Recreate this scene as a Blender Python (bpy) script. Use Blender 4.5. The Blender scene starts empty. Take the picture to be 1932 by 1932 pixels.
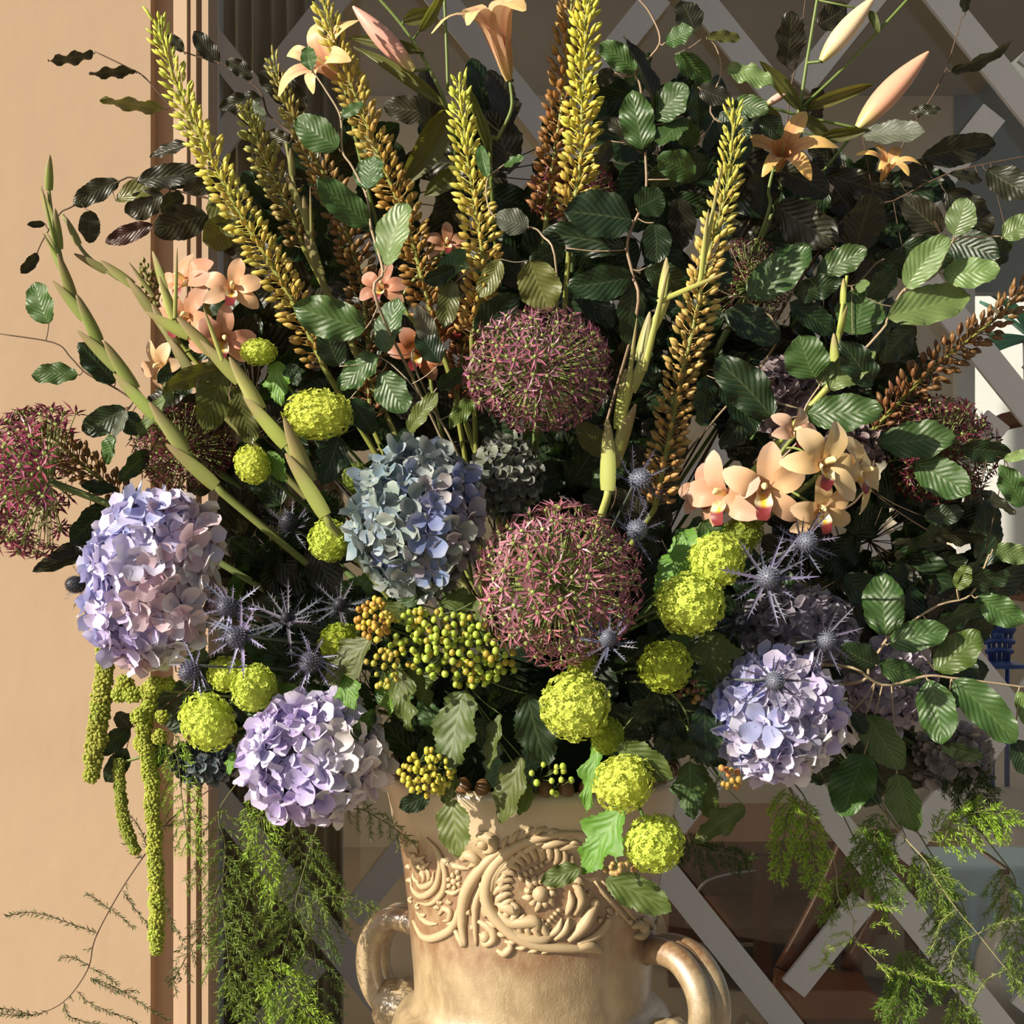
import bpy, math, random
import numpy as np
from mathutils import Matrix, Vector
random.seed(11)
rng = np.random.default_rng(11)
sc = bpy.context.scene
COL = sc.collection

# ------------------------------------------------------------------ camera, sky, sun, exposure
D, S, ZC = 2.0, 0.0007, 1.45           # camera distance, metres per photo pixel at the urn's axis, eye height
cam = bpy.data.cameras.new('camera'); cam.sensor_width = 36.0
cam.lens = 36.0 * D / (1932 * S); cam.clip_start = 0.05; cam.clip_end = 200
co = bpy.data.objects.new('camera', cam); COL.objects.link(co)
co.location = (0, -D, ZC); co.rotation_euler = (math.pi / 2, 0, 0)
sc.camera = co
SUN_AZ, SUN_EL = math.radians(57), math.radians(23)
SUNV = np.array([-math.sin(SUN_AZ) * math.cos(SUN_EL), -math.cos(SUN_AZ) * math.cos(SUN_EL), math.sin(SUN_EL)])
w = bpy.data.worlds.new('sky'); sc.world = w; w.use_nodes = True
wn = w.node_tree.nodes; wl = w.node_tree.links
bg = wn['Background']
sky = wn.new('ShaderNodeTexSky'); sky.sky_type = 'NISHITA'; sky.sun_disc = False
sky.sun_elevation = SUN_EL; sky.sun_rotation = math.pi + SUN_AZ
sky.air_density = 1.0; sky.dust_density = 2.0; sky.ozone_density = 1.0
hsv = wn.new('ShaderNodeHueSaturation'); hsv.inputs['Saturation'].default_value = 0.55
wl.new(sky.outputs[0], hsv.inputs['Color']); wl.new(hsv.outputs[0], bg.inputs[0]); bg.inputs[1].default_value = 0.075
sl = bpy.data.lights.new('sun', 'SUN'); sl.energy = 7.4; sl.angle = math.radians(0.6); sl.color = (1.0, 0.91, 0.76)
so = bpy.data.objects.new('sun', sl); COL.objects.link(so)
so.rotation_euler = Vector(SUNV).to_track_quat('Z', 'Y').to_euler(); so.location = (-4, -4, 5)
vs = sc.view_settings
vs.view_transform = 'Standard'; vs.look = 'None'; vs.gamma = 1.0; vs.exposure = 0.0; vs.use_curve_mapping = False

# ------------------------------------------------------------------ helpers
def K(Y): return S * (D + Y) / D
def P(px, py, Y=0.0):
    kk = K(Y); return np.array([(px - 966) * kk, Y, ZC - (py - 966) * kk])
TILE = {'A': (0, 0), 'B': (640, 0), 'C': (1272, 0), 'D': (0, 640), 'E': (640, 640), 'F': (1272, 640),
        'G': (0, 1272), 'H': (640, 1272), 'I': (1272, 1272)}
TS = 660 / 1932
def T(t, x, y): return (TILE[t][0] + x * TS, TILE[t][1] + y * TS)
def nrm(a):
    a = np.asarray(a, float); n = np.linalg.norm(a); return a / n if n > 1e-12 else np.array([0, 0, 1.0])
WM = {}
def m44(x, y, z, t, s=(1, 1, 1)):
    m = Matrix.Identity(4)
    for i in range(3):
        m[i][0] = x[i] * s[0]; m[i][1] = y[i] * s[1]; m[i][2] = z[i] * s[2]; m[i][3] = t[i]
    return m
def frame(xa, hint, t, s=(1, 1, 1), roll=0.0):
    x = nrm(xa); z = np.asarray(hint, float); z = z - x * z.dot(x)
    if np.linalg.norm(z) < 1e-6: z = np.cross(x, [0.3, 0.5, 0.8])
    z = nrm(z); y = np.cross(z, x)
    if roll:
        c, q = math.cos(roll), math.sin(roll); y, z = y * c + z * q, z * c - y * q
    return m44(x, y, z, t, s)
def thing(name, label, cat, loc, group=None, kind=None):
    o = bpy.data.objects.new(name, None); COL.objects.link(o); o.empty_display_size = 0.02
    o.location = [float(c) for c in loc]; WM[o] = Matrix.Translation(o.location)
    o['label'] = label; o['category'] = cat
    if group: o['group'] = group
    if kind: o['kind'] = kind
    return o
def obj(name, me, parent=None, M=None, color=None, label=None, kind=None, cat=None, group=None):
    o = bpy.data.objects.new(name, me); COL.objects.link(o)
    M = M or Matrix.Identity(4); WM[o] = M
    if parent is not None:
        o.parent = parent; o.matrix_parent_inverse = WM[parent].inverted()
    o.matrix_basis = M
    if color is not None: o.color = (color[0], color[1], color[2], 1)
    if label: o['label'] = label
    if kind: o['kind'] = kind
    if cat: o['category'] = cat
    if group: o['group'] = group
    return o
def mk(name, v, f, mats, smooth=True, uv=None, mi=None):
    me = bpy.data.meshes.new(name)
    me.from_pydata([tuple(map(float, p)) for p in v], [], [tuple(map(int, q)) for q in f])
    for m in (mats if isinstance(mats, (list, tuple)) else [mats]): me.materials.append(m)
    if smooth: me.polygons.foreach_set('use_smooth', [True] * len(me.polygons))
    if mi is not None: me.polygons.foreach_set('material_index', [int(i) for i in mi])
    if uv is not None:
        l = me.uv_layers.new(name='UVMap'); n = len(me.loops)
        vi = np.zeros(n, dtype=np.int32); me.loops.foreach_get('vertex_index', vi)
        l.data.foreach_set('uv', np.asarray(uv, dtype=np.float32)[vi].ravel())
    me.update(); return me
def merge(parts):
    V, F, o = [], [], 0
    for v, f in parts:
        V.append(np.asarray(v, float)); F += [[i + o for i in q] for q in f]; o += len(v)
    return np.concatenate(V), F
def rep(v, f, mats):
    v = np.asarray(v, float); n = len(v); V, F = [], []
    for i, m in enumerate(mats):
        m = np.array(m); V.append(v @ m[:3, :3].T + m[:3, 3]); F += [[a + i * n for a in q] for q in f]
    return np.concatenate(V), F
def crom(pts, per=6):
    p = [np.asarray(q, float) for q in pts]
    if len(p) < 3: return np.array([p[0] + (p[1] - p[0]) * t for t in np.linspace(0, 1, per + 1)])
    p = [2 * p[0] - p[1]] + p + [2 * p[-1] - p[-2]]; out = []
    for i in range(1, len(p) - 2):
        a, b, c, d = p[i - 1:i + 3]
        for j in range(per):
            t = j / per
            out.append(0.5 * (2 * b + (c - a) * t + (2 * a - 5 * b + 4 * c - d) * t * t + (3 * b - a - 3 * c + d) * t ** 3))
    out.append(p[-2]); return np.array(out)
def tangents(p):
    t = np.gradient(p, axis=0); return t / np.maximum(np.linalg.norm(t, axis=1)[:, None], 1e-9)
def tube(p, r, n=6, flat=None, hint=None):
    p = np.asarray(p, float); m = len(p); r = np.broadcast_to(np.asarray(r, float), (m,)); t = tangents(p)
    u = np.cross(t[0], [0.31, 0.77, 0.55] if hint is None else hint); u = nrm(u); V = []
    for i in range(m):
        if hint is not None: u = nrm(np.cross(t[i], hint))
        u = nrm(u - t[i] * u.dot(t[i])); b = np.cross(t[i], u)
        for j in range(n):
            a = 2 * math.pi * j / n
            V.append(p[i] + r[i] * (math.cos(a) * u + (flat or 1) * math.sin(a) * b))
    F = [[i * n + j, i * n + (j + 1) % n, (i + 1) * n + (j + 1) % n, (i + 1) * n + j] for i in range(m - 1) for j in range(n)]
    F += [list(range(n))[::-1], [(m - 1) * n + j for j in range(n)]]
    return np.array(V), F
def box(c, s):
    c = np.asarray(c, float); h = np.asarray(s, float) / 2
    V = np.array([[x, y, z] for x in (-1, 1) for y in (-1, 1) for z in (-1, 1)]) * h + c
    return V, [[0, 1, 3, 2], [4, 6, 7, 5], [0, 4, 5, 1], [2, 3, 7, 6], [0, 2, 6, 4], [1, 5, 7, 3]]
def sphere(nu=10, nv=7):
    V = [[0, 0, 1]]
    for i in range(1, nv):
        a = math.pi * i / nv
        V += [[math.sin(a) * math.cos(2 * math.pi * j / nu), math.sin(a) * math.sin(2 * math.pi * j / nu), math.cos(a)] for j in range(nu)]
    V.append([0, 0, -1]); F = [[0, 1 + j, 1 + (j + 1) % nu] for j in range(nu)]
    for i in range(nv - 2):
        F += [[1 + i * nu + j, 1 + (i + 1) * nu + j, 1 + (i + 1) * nu + (j + 1) % nu, 1 + i * nu + (j + 1) % nu] for j in range(nu)]
    L = len(V) - 1; F += [[L, 1 + (nv - 2) * nu + (j + 1) % nu, 1 + (nv - 2) * nu + j] for j in range(nu)]
    return np.array(V, float), F
def lathe(prof, n=64, c=(0, 0)):
    V, F = [], []
    for z, r in prof:
        V += [[c[0] + r * math.cos(2 * math.pi * j / n), c[1] + r * math.sin(2 * math.pi * j / n), z] for j in range(n)]
    for i in range(len(prof) - 1):
        F += [[i * n + j, i * n + (j + 1) % n, (i + 1) * n + (j + 1) % n, (i + 1) * n + j] for j in range(n)]
    return np.array(V), F
def fib(n, jit=0.0):
    i = np.arange(n) + 0.5; ph = np.arccos(1 - 2 * i / n); th = math.pi * (1 + 5 ** 0.5) * i
    d = np.stack([np.cos(th) * np.sin(ph), np.sin(th) * np.sin(ph), np.cos(ph)], 1)
    if jit: d = d + rng.normal(0, jit, d.shape); d /= np.linalg.norm(d, axis=1)[:, None]
    return d
def grid(fn, nu, nv):
    V, U, F = [], [], []
    for i in range(nu + 1):
        for j in range(nv + 1):
            u, v = i / nu, 2 * j / nv - 1
            V.append(fn(u, v)); U.append((u, (v + 1) / 2))
    for i in range(nu):
        for j in range(nv):
            a = i * (nv + 1) + j; F.append([a, a + nv + 1, a + nv + 2, a + 1])
    return np.array(V, float), F, np.array(U)

# ------------------------------------------------------------------ materials
class N:
    def __init__(s, name):
        s.m = bpy.data.materials.new(name); s.m.use_nodes = True; s.t = s.m.node_tree; s.n = s.t.nodes; s.l = s.t.links
        s.b = s.n['Principled BSDF']; s.out = s.n['Material Output']
    def new(s, typ, **kw):
        x = s.n.new(typ)
        for a, b in kw.items(): setattr(x, a, b)
        return x
    def put(s, sock, val):
        if hasattr(val, 'links') or hasattr(val, 'is_linked'): s.l.new(val, sock)
        elif isinstance(val, (tuple, list)) and len(val) == 3 and sock.type == 'RGBA': sock.default_value = (*val, 1)
        else: sock.default_value = val
    def math(s, op, a, b=0.0, c=None):
        x = s.new('ShaderNodeMath', operation=op); s.put(x.inputs[0], a); s.put(x.inputs[1], b)
        if c is not None: s.put(x.inputs[2], c)
        return x.outputs[0]
    def mix(s, f, a, b, blend='MIX'):
        x = s.new('ShaderNodeMix', data_type='RGBA', blend_type=blend); s.put(x.inputs[0], f); s.put(x.inputs[6], a); s.put(x.inputs[7], b)
        return x.outputs[2]
    def noise(s, scale, detail=3.0, vec=None):
        x = s.new('ShaderNodeTexNoise'); x.inputs['Scale'].default_value = scale; x.inputs['Detail'].default_value = detail
        if vec is not None: s.l.new(vec, x.inputs['Vector'])
        return x.outputs['Fac']
    def ramp(s, f, stops):
        x = s.new('ShaderNodeValToRGB'); e = x.color_ramp.elements
        while len(e) < len(stops): e.new(0.5)
        for i, (p, c) in enumerate(stops): e[i].position = p; e[i].color = (*c, 1)
        s.put(x.inputs[0], f); return x.outputs[0]
    def step(s, v, a, b):
        x = s.new('ShaderNodeMapRange', interpolation_type='SMOOTHSTEP'); s.put(x.inputs[0], v)
        x.inputs[1].default_value = a; x.inputs[2].default_value = b; return x.outputs[0]
    def bump(s, h, strength, dist):
        x = s.new('ShaderNodeBump'); x.inputs['Strength'].default_value = strength; x.inputs['Distance'].default_value = dist
        s.l.new(h, x.inputs['Height']); s.l.new(x.outputs[0], s.b.inputs['Normal']); return x.outputs[0]
    def fin(s, col, rough=0.5, spec=0.5, trans=0.0, tcol=None, metal=0.0):
        s.put(s.b.inputs['Base Color'], col); s.put(s.b.inputs['Roughness'], rough)
        s.b.inputs['Specular IOR Level'].default_value = spec; s.b.inputs['Metallic'].default_value = metal
        if trans:
            t = s.new('ShaderNodeBsdfTranslucent'); s.put(t.inputs[0], tcol if tcol is not None else col)
            x = s.new('ShaderNodeMixShader'); x.inputs[0].default_value = trans
            s.l.new(s.b.outputs[0], x.inputs[1]); s.l.new(t.outputs[0], x.inputs[2]); s.l.new(x.outputs[0], s.out.inputs[0])
        return s.m
def oc(n): return n.new('ShaderNodeObjectInfo').outputs['Color']
def orand(n): return n.new('ShaderNodeObjectInfo').outputs['Random']
def uvs(n):
    t = n.new('ShaderNodeUVMap'); x = n.new('ShaderNodeSeparateXYZ'); n.l.new(t.outputs[0], x.inputs[0])
    return x.outputs[0], n.math('ABSOLUTE', n.math('MULTIPLY_ADD', x.outputs[1], 2.0, -1.0))
def scalec(n, col, val):
    x = n.new('ShaderNodeVectorMath', operation='SCALE'); n.put(x.inputs[0], col); n.put(x.inputs['Scale'], val); return x.outputs[0]
def plain(name, col, rough=0.6, spec=0.4, nscale=40, namt=0.15, trans=0.0, bump=0.0, metal=0.0):
    n = N(name); base = oc(n) if col == 'obj' else None
    f = n.noise(nscale); k = n.math('MULTIPLY_ADD', f, 2 * namt, 1 - namt)
    c = scalec(n, base if base is not None else col, k)
    if bump: n.bump(f, bump, 0.01)
    return n.fin(c, rough, spec, trans, None, metal)
def leaf_material(name, nlat, slope, rough, vein, trans):
    n = N(name); u, av = uvs(n); base = oc(n)
    s_ = n.math('MULTIPLY', n.math('SUBTRACT', u, n.math('MULTIPLY', av, slope)), float(nlat))
    fr = n.math('ABSOLUTE', n.math('SUBTRACT', n.math('FRACT', n.math('ADD', s_, 20.0)), 0.5))
    line = n.math('SUBTRACT', 1.0, n.step(fr, 0.03, 0.13))
    mid = n.math('SUBTRACT', 1.0, n.step(av, 0.02, 0.07))
    pat = n.math('MAXIMUM', n.math('MULTIPLY', line, 0.55), mid)
    f = n.noise(35.0, 4.0)
    b2 = scalec(n, base, n.math('MULTIPLY_ADD', f, 0.7, 0.65))
    vc = n.mix(0.5, scalec(n, base, 2.0), (0.20, 0.22, 0.10))
    col = n.mix(n.math('MULTIPLY', pat, vein), b2, vc)
    hgt = n.math('ADD', n.math('MULTIPLY', fr, 1.0), n.math('MULTIPLY', n.noise(120.0), 0.15))
    n.bump(hgt, 0.35, 0.004)
    return n.fin(col, n.math('MULTIPLY_ADD', f, 0.2, rough - 0.1), 0.5, trans, n.mix(1.0, scalec(n, col, 2.2), (1.0, 1.0, 0.45), 'MULTIPLY'))
M_BEECH = leaf_material('beech_leaf', 9, 0.33, 0.31, 0.38, 0.14)
M_VIB = leaf_material('viburnum_leaf', 6, 0.42, 0.45, 0.45, 0.22)
M_LILYLEAF = leaf_material('lily_leaf', 1, 0.0, 0.4, 0.25, 0.25)
M_TWIG = plain('twig', 'obj', 0.6, 0.3, 120, 0.3)
M_STEM = plain('green_stem', 'obj', 0.45, 0.4, 60, 0.2)
M_BUD = plain('bud', 'obj', 0.42, 0.45, 300, 0.25)
M_BERRY = plain('berry', 'obj', 0.25, 0.6, 90, 0.2)
M_SNOW = plain('snowball_floret', 'obj', 0.6, 0.3, 160, 0.28, trans=0.25)
M_AMAR = plain('amaranth', 'obj', 0.8, 0.2, 400, 0.4, trans=0.1)
M_FERN = plain('fern_needle', 'obj', 0.5, 0.3, 25, 0.35, trans=0.3)
M_BRACT = plain('thistle_bract', 'obj', 0.5, 0.4, 200, 0.3)
def petal_material(name, edge, centre, trans, rough=0.55):
    n = N(name); u, av = uvs(n); base = oc(n)
    f = n.noise(60.0, 3.0); c = scalec(n, base, n.math('MULTIPLY_ADD', f, 0.35, 0.83))
    ln = n.math('FRACT', n.math('MULTIPLY', n.math('ADD', av, 3.0), 7.0))
    c = scalec(n, c, n.math('MULTIPLY_ADD', n.math('ABSOLUTE', n.math('SUBTRACT', ln, 0.5)), 0.16, 0.92))
    c = n.mix(n.math('MULTIPLY', n.step(u, 0.55, 1.0), edge), c, n.mix(0.6, c, (0.9, 0.88, 0.85)))
    c = n.mix(n.math('MULTIPLY', n.math('SUBTRACT', 1.0, n.step(u, 0.0, 0.4)), centre[3]), c, centre[:3])
    return n.fin(c, rough, 0.25, trans, c)
M_HYD = petal_material('hydrangea_petal', 0.35, (0.35, 0.3, 0.5, 0.3), 0.22)
M_ORCH = petal_material('orchid_petal', 0.3, (0.62, 0.2, 0.12, 0.35), 0.25, 0.45)
n = N('lily_petal'); u_, av_ = uvs(n)
M_LILY = n.fin(n.mix(n.math('MULTIPLY', n.math('SUBTRACT', 1.0, n.step(av_, 0.0, 0.35)), 0.5),
    n.mix(n.math('MULTIPLY_ADD', n.noise(30.0), 0.5, 0.2), n.ramp(u_, [(0.0, (0.45, 0.42, 0.12)), (0.25, (0.62, 0.33, 0.22)), (0.6, (0.75, 0.42, 0.25)), (0.85, (0.82, 0.58, 0.22))]), oc(n)),
    n.ramp(u_, [(0.0, (0.5, 0.3, 0.15)), (0.5, (0.55, 0.2, 0.17)), (1.0, (0.75, 0.5, 0.2))])), 0.45, 0.35, 0.22)
n = N('lily_bud'); u_, av_ = uvs(n)
M_LBUD = n.fin(n.mix(n.math('MULTIPLY', n.noise(40.0), 0.3), n.mix(n.step(u_, 0.0, 0.3), (0.45, 0.45, 0.14), oc(n)), (0.75, 0.45, 0.3)), 0.4, 0.4)
n = N('orchid_lip'); u_, av_ = uvs(n)
M_LIP = n.fin(n.mix(n.math('MULTIPLY', n.step(u_, 0.6, 0.74), n.step(n.noise(160.0), 0.30, 0.40)), n.mix(n.step(av_, 0.1, 0.5), (0.85, 0.55, 0.06), (0.85, 0.72, 0.45)), (0.2, 0.01, 0.025)), 0.4, 0.4, 0.1)
n = N('gladiolus_sheath'); u_, av_ = uvs(n); f_ = n.noise(70.0, 3.0)
st_ = n.math('ABSOLUTE', n.math('SUBTRACT', n.math('FRACT', n.math('MULTIPLY', av_, 6.0)), 0.5))
c = scalec(n, oc(n), n.math('ADD', n.math('MULTIPLY', f_, 0.35), n.math('MULTIPLY_ADD', st_, 0.3, 0.72)))
M_GLAD = n.fin(n.mix(n.math('MULTIPLY', n.step(n.math('ADD', u_, n.math('MULTIPLY', f_, 0.25)), 0.5, 1.05), 0.75), c, (0.30, 0.21, 0.12)), 0.45, 0.35, 0.1)
# ------------------------------------------------------------------ the setting
def struct(name, v, f, mat, label, cat, smooth=False, parent=None):
    return obj(name, mk(name, v, f, mat, smooth), parent, None, None, None if parent else label, None if parent else 'structure', None if parent else cat)
n = N('peach_plaster')
f1 = n.noise(2.2, 5.0); f2 = n.noise(14.0, 5.0)
c = n.mix(f1, (0.385, 0.26, 0.168), (0.47, 0.35, 0.24)); c = n.mix(n.math('MULTIPLY', n.step(f2, 0.5, 0.75), 0.35), c, (0.37, 0.265, 0.175))
n.bump(n.noise(60.0, 6.0), 0.12, 0.01)
M_PLASTER = n.fin(c, 0.85, 0.15)
n = N('painted_moulding'); M_MOULD = n.fin(n.mix(n.noise(5.0, 4.0), (0.41, 0.275, 0.18), (0.49, 0.355, 0.245)), 0.55, 0.3)
M_LATT = plain('grey_paint', (0.66, 0.65, 0.63), 0.55, 0.3, 8, 0.05)
M_CURT = plain('curtain_cloth', (0.78, 0.70, 0.56), 0.9, 0.1, 90, 0.1)
M_ROOM = plain('room_wall', (0.62, 0.55, 0.44), 0.9, 0.1, 3, 0.12)
M_DARK = plain('dark_ceiling', (0.4, 0.36, 0.3), 0.9, 0.1, 3, 0.1)
M_FLOOR = plain('stone_floor', (0.34, 0.28, 0.21), 0.7, 0.3, 6, 0.2)
M_WOOD = plain('mahogany', (0.19, 0.062, 0.024), 0.3, 0.5, 25, 0.4)
M_WHITE = plain('white_render', (0.86, 0.87, 0.86), 0.85, 0.1, 4, 0.04)
M_BEIGE = plain('beige_render', (0.62, 0.5, 0.38), 0.85, 0.1, 4, 0.06)
M_BLUE = plain('blue_enamel', (0.02, 0.07, 0.32), 0.35, 0.5, 20, 0.1)
M_PALE = plain('pale_blue_cloth', 'obj', 0.85, 0.1, 40, 0.08)
M_CHINA = plain('white_china', (0.86, 0.87, 0.88), 0.25, 0.5, 10, 0.03)
M_CHROME = plain('brushed_steel', (0.6, 0.6, 0.6), 0.25, 0.5, 60, 0.05, metal=1.0)
n = N('window_glass')
tr = n.new('ShaderNodeBsdfTransparent'); tr.inputs[0].default_value = (0.93, 0.94, 0.93, 1); gl = n.new('ShaderNodeBsdfGlossy'); gl.inputs['Roughness'].default_value = 0.02
fz = n.new('ShaderNodeFresnel'); fz.inputs[0].default_value = 1.5; x = n.new('ShaderNodeMixShader')
n.l.new(fz.outputs[0], x.inputs[0]); n.l.new(tr.outputs[0], x.inputs[1]); n.l.new(gl.outputs[0], x.inputs[2]); n.l.new(x.outputs[0], n.out.inputs[0]); M_GLASS = n.m

YW, YL = 0.45, 1.65
XW = P(284, 0, YW)[0]; XT = P(402, 0, YW + 0.02)[0]
v, f = box((0, 3, -0.05), (16, 18, 0.1)); struct('floor', v, f, M_FLOOR, 'pale stone floor under the urn plinth', 'floor')
v, f = box(((XW - 4) / 2, YW + 0.15, 2.0), (4 + XW, 0.3, 4.0)); struct('wall_left', v, f, M_PLASTER, 'sunlit peach plaster wall beside the flowers', 'wall')
# moulded door casing: profile run up the wall edge
prof = [(XW - 0.01, 0.06), (XW - 0.01, 0.034), (P(324, 0, YW)[0], 0.034), (P(326, 0, YW)[0], 0.004), (P(352, 0, YW)[0], 0.002), (P(354, 0, YW)[0], 0.009), (P(357, 0, YW)[0], 0.009),
        (P(359, 0, YW)[0], 0.004), (P(369, 0, YW)[0], 0.004), (P(371, 0, YW)[0], 0.014), (P(376, 0, YW)[0], 0.016), (P(379, 0, YW)[0], 0.008), (P(391, 0, YW)[0], 0.008), (P(395, 0, YW)[0], 0.014), (P(397, 0, YW)[0], 0.05), (P(397, 0, YW)[0], 0.06)]
V = [[a, YW + b, z] for z in (0.0, 4.0) for a, b in prof]; m = len(prof)
F = [[i, i + 1, m + i + 1, m + i] for i in range(m - 1)] + [[m - 1, 0, m, 2 * m - 1], list(range(m))[::-1], list(range(m, 2 * m))]
struct('trim_1', np.array(V), F, M_MOULD, 'fluted peach door casing at the wall edge', 'trim')
# lattice window: frame, glass, crossing slats
win = thing('window_1', 'tall window with crossing grey diagonal lattice slats behind the flowers', 'window', (0.5, YL, 0), kind='structure')
xl, xr, zb, zt = -1.6, 2.2, 0.12, 2.85
kk = K(YL)
for nm, c, s in (('window_frame', (xl, YL, 1.45), (0.08, 0.08, 2.9)), ('window_frame', (xr, YL, 1.45), (0.08, 0.08, 2.9)),
                 ('window_frame', ((xl + xr) / 2, YL, zb - 0.05), (xr - xl, 0.08, 0.12)), ('window_frame', ((xl + xr) / 2, YL, zt), (xr - xl, 0.08, 0.1)),
                 ('window_frame', (P(410, 0, YL)[0], YL, 1.45), (0.02, 0.06, 2.7))):
    v, f = box(c, s); obj(nm, mk(nm, v, f, M_LATT, False), win)
def clipline(c, sgn):
    pts = []
    for zz in np.linspace(zb, zt, 400):
        py = 966 - (zz - ZC) / kk; px = c + sgn * 0.8 * py; X = (px - 966) * kk
        if xl < X < xr: pts.append((X, zz))
    return (pts[0], pts[-1]) if len(pts) > 8 else None
DR = [-1650, -1230, -787, -60, 336, 830, 1315, 1767, 2230]; UR = [220, 632, 1237, 1640, 2045, 2515, 2986, 3450, 3900]
def slat(a, b, y, wd):
    a = np.array([a[0], y, a[1]]); b = np.array([b[0], y, b[1]]); L = np.linalg.norm(b - a)
    v, f = box((0, 0, 0), (L, 0.016, wd)); M = m44(nrm(b - a), (0, 1, 0), np.cross(nrm(b - a), (0, 1, 0)), (a + b) / 2)
    obj('lattice_slat', mk('lattice_slat', v, f, M_LATT, False), win, M)
lines = {}
for c in DR:
    q = clipline(c, 1)
    if q: slat(q[0], q[1], YL - 0.02, 0.066)
for c in UR:                       # these slats are cut short of every crossing
    q = clipline(c, -1)
    if not q: continue
    (x0, z0), (x1, z1) = q; cuts = []
    for d in DR:
        py = (c - d) / 1.6; px = d + 0.8 * py; cuts.append(ZC - (py - 966) * kk)
    cuts = sorted([z for z in cuts if z0 < z < z1]); ed = [z0] + cuts + [z1]
    for i in range(len(ed) - 1):
        a = ed[i] + (0.052 if i else 0); b = ed[i + 1] - (0.052 if i < len(ed) - 2 else 0)
        if b - a > 0.03:
            g = lambda z: (x0 + (x1 - x0) * (z - z0) / (z1 - z0), z)
            slat(g(a), g(b), YL - 0.005, 0.066)
v, f = box(((xl + xr) / 2, YL + 0.03, 1.45), (xr - xl, 0.006, 2.75)); obj('glass_pane', mk('glass_pane', v, f, M_GLASS, False), win)
# room behind
YB = 4.6
XO = P(1815, 0, YB)[0]
v, f = box(((-2.5 + XO) / 2, YB, 2.6), (XO + 2.5, 0.1, 5.2)); struct('wall_back', v, f, M_ROOM, 'dim greige wall at the back of the room', 'wall')
v, f = box((-2.0, 3.1, 1.6), (0.1, 3.0, 3.2)); struct('wall_side', v, f, M_ROOM, 'dim side wall of the room behind the window', 'wall')
v, f = box((-0.6, 3.6, 3.3), (5.2, 2.2, 0.1)); struct('ceiling_room', v, f, M_DARK, 'dark ceiling of the room behind the window', 'ceiling')
v, f = box((5.0, 8.6, 2.2), (8, 0.2, 4.4)); struct('wall_outside', v, f, M_WHITE, 'bright white outdoor wall seen beyond the room', 'wall')
v, f = box((4.4, 8.3, 0.55), (3.4, 0.3, 1.1)); struct('wall_terrace', v, f, M_BEIGE, 'low beige terrace wall before the white outdoor wall', 'wall')
# curtain
g = lambda u, t: ((P(330, 0, 1.8)[0] + u * (P(650, 0, 1.8)[0] - P(330, 0, 1.8)[0])), 1.80 + 0.028 * math.sin(u * 62) + 0.012 * math.sin(u * 23 + t), 0.05 + (t + 1) / 2 * 2.8)
v, f, _ = grid(g, 90, 4); cu = thing('curtain', 'beige pleated curtain hanging behind the lattice', 'curtain', (P(500, 0, 1.8)[0], 1.8, 0.0))
o = obj('curtain_cloth', mk('curtain_cloth', v, f, M_CURT), cu); md = o.modifiers.new('t', 'SOLIDIFY'); md.thickness = 0.004
rp, rf = tube([P(300, 0, 1.8) * [1, 1, 0] + [0, 0, 2.86], P(680, 0, 1.8) * [1, 1, 0] + [0, 0, 2.86]], 0.015, 8); obj('curtain_rail', mk('curtain_rail', rp, rf, M_WOOD), cu)
# mahogany sideboard with steel arch
def pbox(px0, py0, px1, py1, Y, dep):
    a = P(px0, py0, Y); b = P(px1, py1, Y); return box(((a[0] + b[0]) / 2, Y + dep / 2, (a[2] + b[2]) / 2), (abs(b[0] - a[0]), dep, abs(b[2] - a[2])))
sb = thing('sideboard', 'mahogany sideboard with dark open shelves inside the room', 'sideboard', P(1440, 1600, 2.6) * [1, 1, 0])
def part(nm, vf, mat, par, smooth=False): return obj(nm, mk(nm, vf[0], vf[1], mat, smooth), par)
part('worktop', pbox(1255, 1588, 1640, 1612, 2.55, 0.6), M_WOOD, sb); part('front_rail', pbox(1265, 1614, 1630, 1642, 2.6, 0.03), M_WOOD, sb)
for a in (1265, 1430, 1600): part('post', (lambda z: box((P(a + 12, 0, 2.62)[0], 2.65, z / 2), (0.05, 0.06, z)))(P(0, 1612, 2.6)[2]), M_WOOD, sb)
part('back_panel', pbox(1265, 1612, 1630, 2000, 3.1, 0.02), M_WOOD, sb); part('shelf', pbox(1265, 1752, 1630, 1768, 2.65, 0.4), M_WOOD, sb)
arch = crom([P(1306, 1700, 2.55), P(1330, 1665, 2.55), P(1370, 1650, 2.55), P(1425, 1642, 2.55)], 8); part('arch_trim', tube(arch, 0.006, 6), M_CHROME, sb, True)
# chair in front of the sideboard's end
ch = thing('dining_chair', 'dark mahogany chair with slanted back post beside the sideboard', 'chair', P(1560, 1800, 2.35) * [1, 1, 0])
for X in (1478, 1600):
    a = P(X, 1830, 2.3); b = P(X + 130, 1560, 2.45); part('back_post', tube(crom([a, (a + b) / 2 + [0.01, 0, 0], b], 5), 0.028, 8), M_WOOD, ch, True)
    part('leg', tube([a, [a[0] - 0.03, a[1], 0.0]], 0.024, 8), M_WOOD, ch, True)
for t in (0.35, 0.62, 0.9):
    a = P(1478, 1830, 2.3) * (1 - t) + P(1608, 1560, 2.45) * t; b = P(1600, 1830, 2.3) * (1 - t) + P(1730, 1560, 2.45) * t
    part('back_rail', tube([a, (a + b) / 2 + [0, 0.02, 0], b], 0.02, 8), M_WOOD, ch, True)
a = P(1478, 1830, 2.3); b = P(1600, 1830, 2.3); part('seat', box(((a[0] + b[0]) / 2, 2.1, a[2] - 0.02), (b[0] - a[0] + 0.05, 0.44, 0.045)), M_WOOD, ch)
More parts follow.
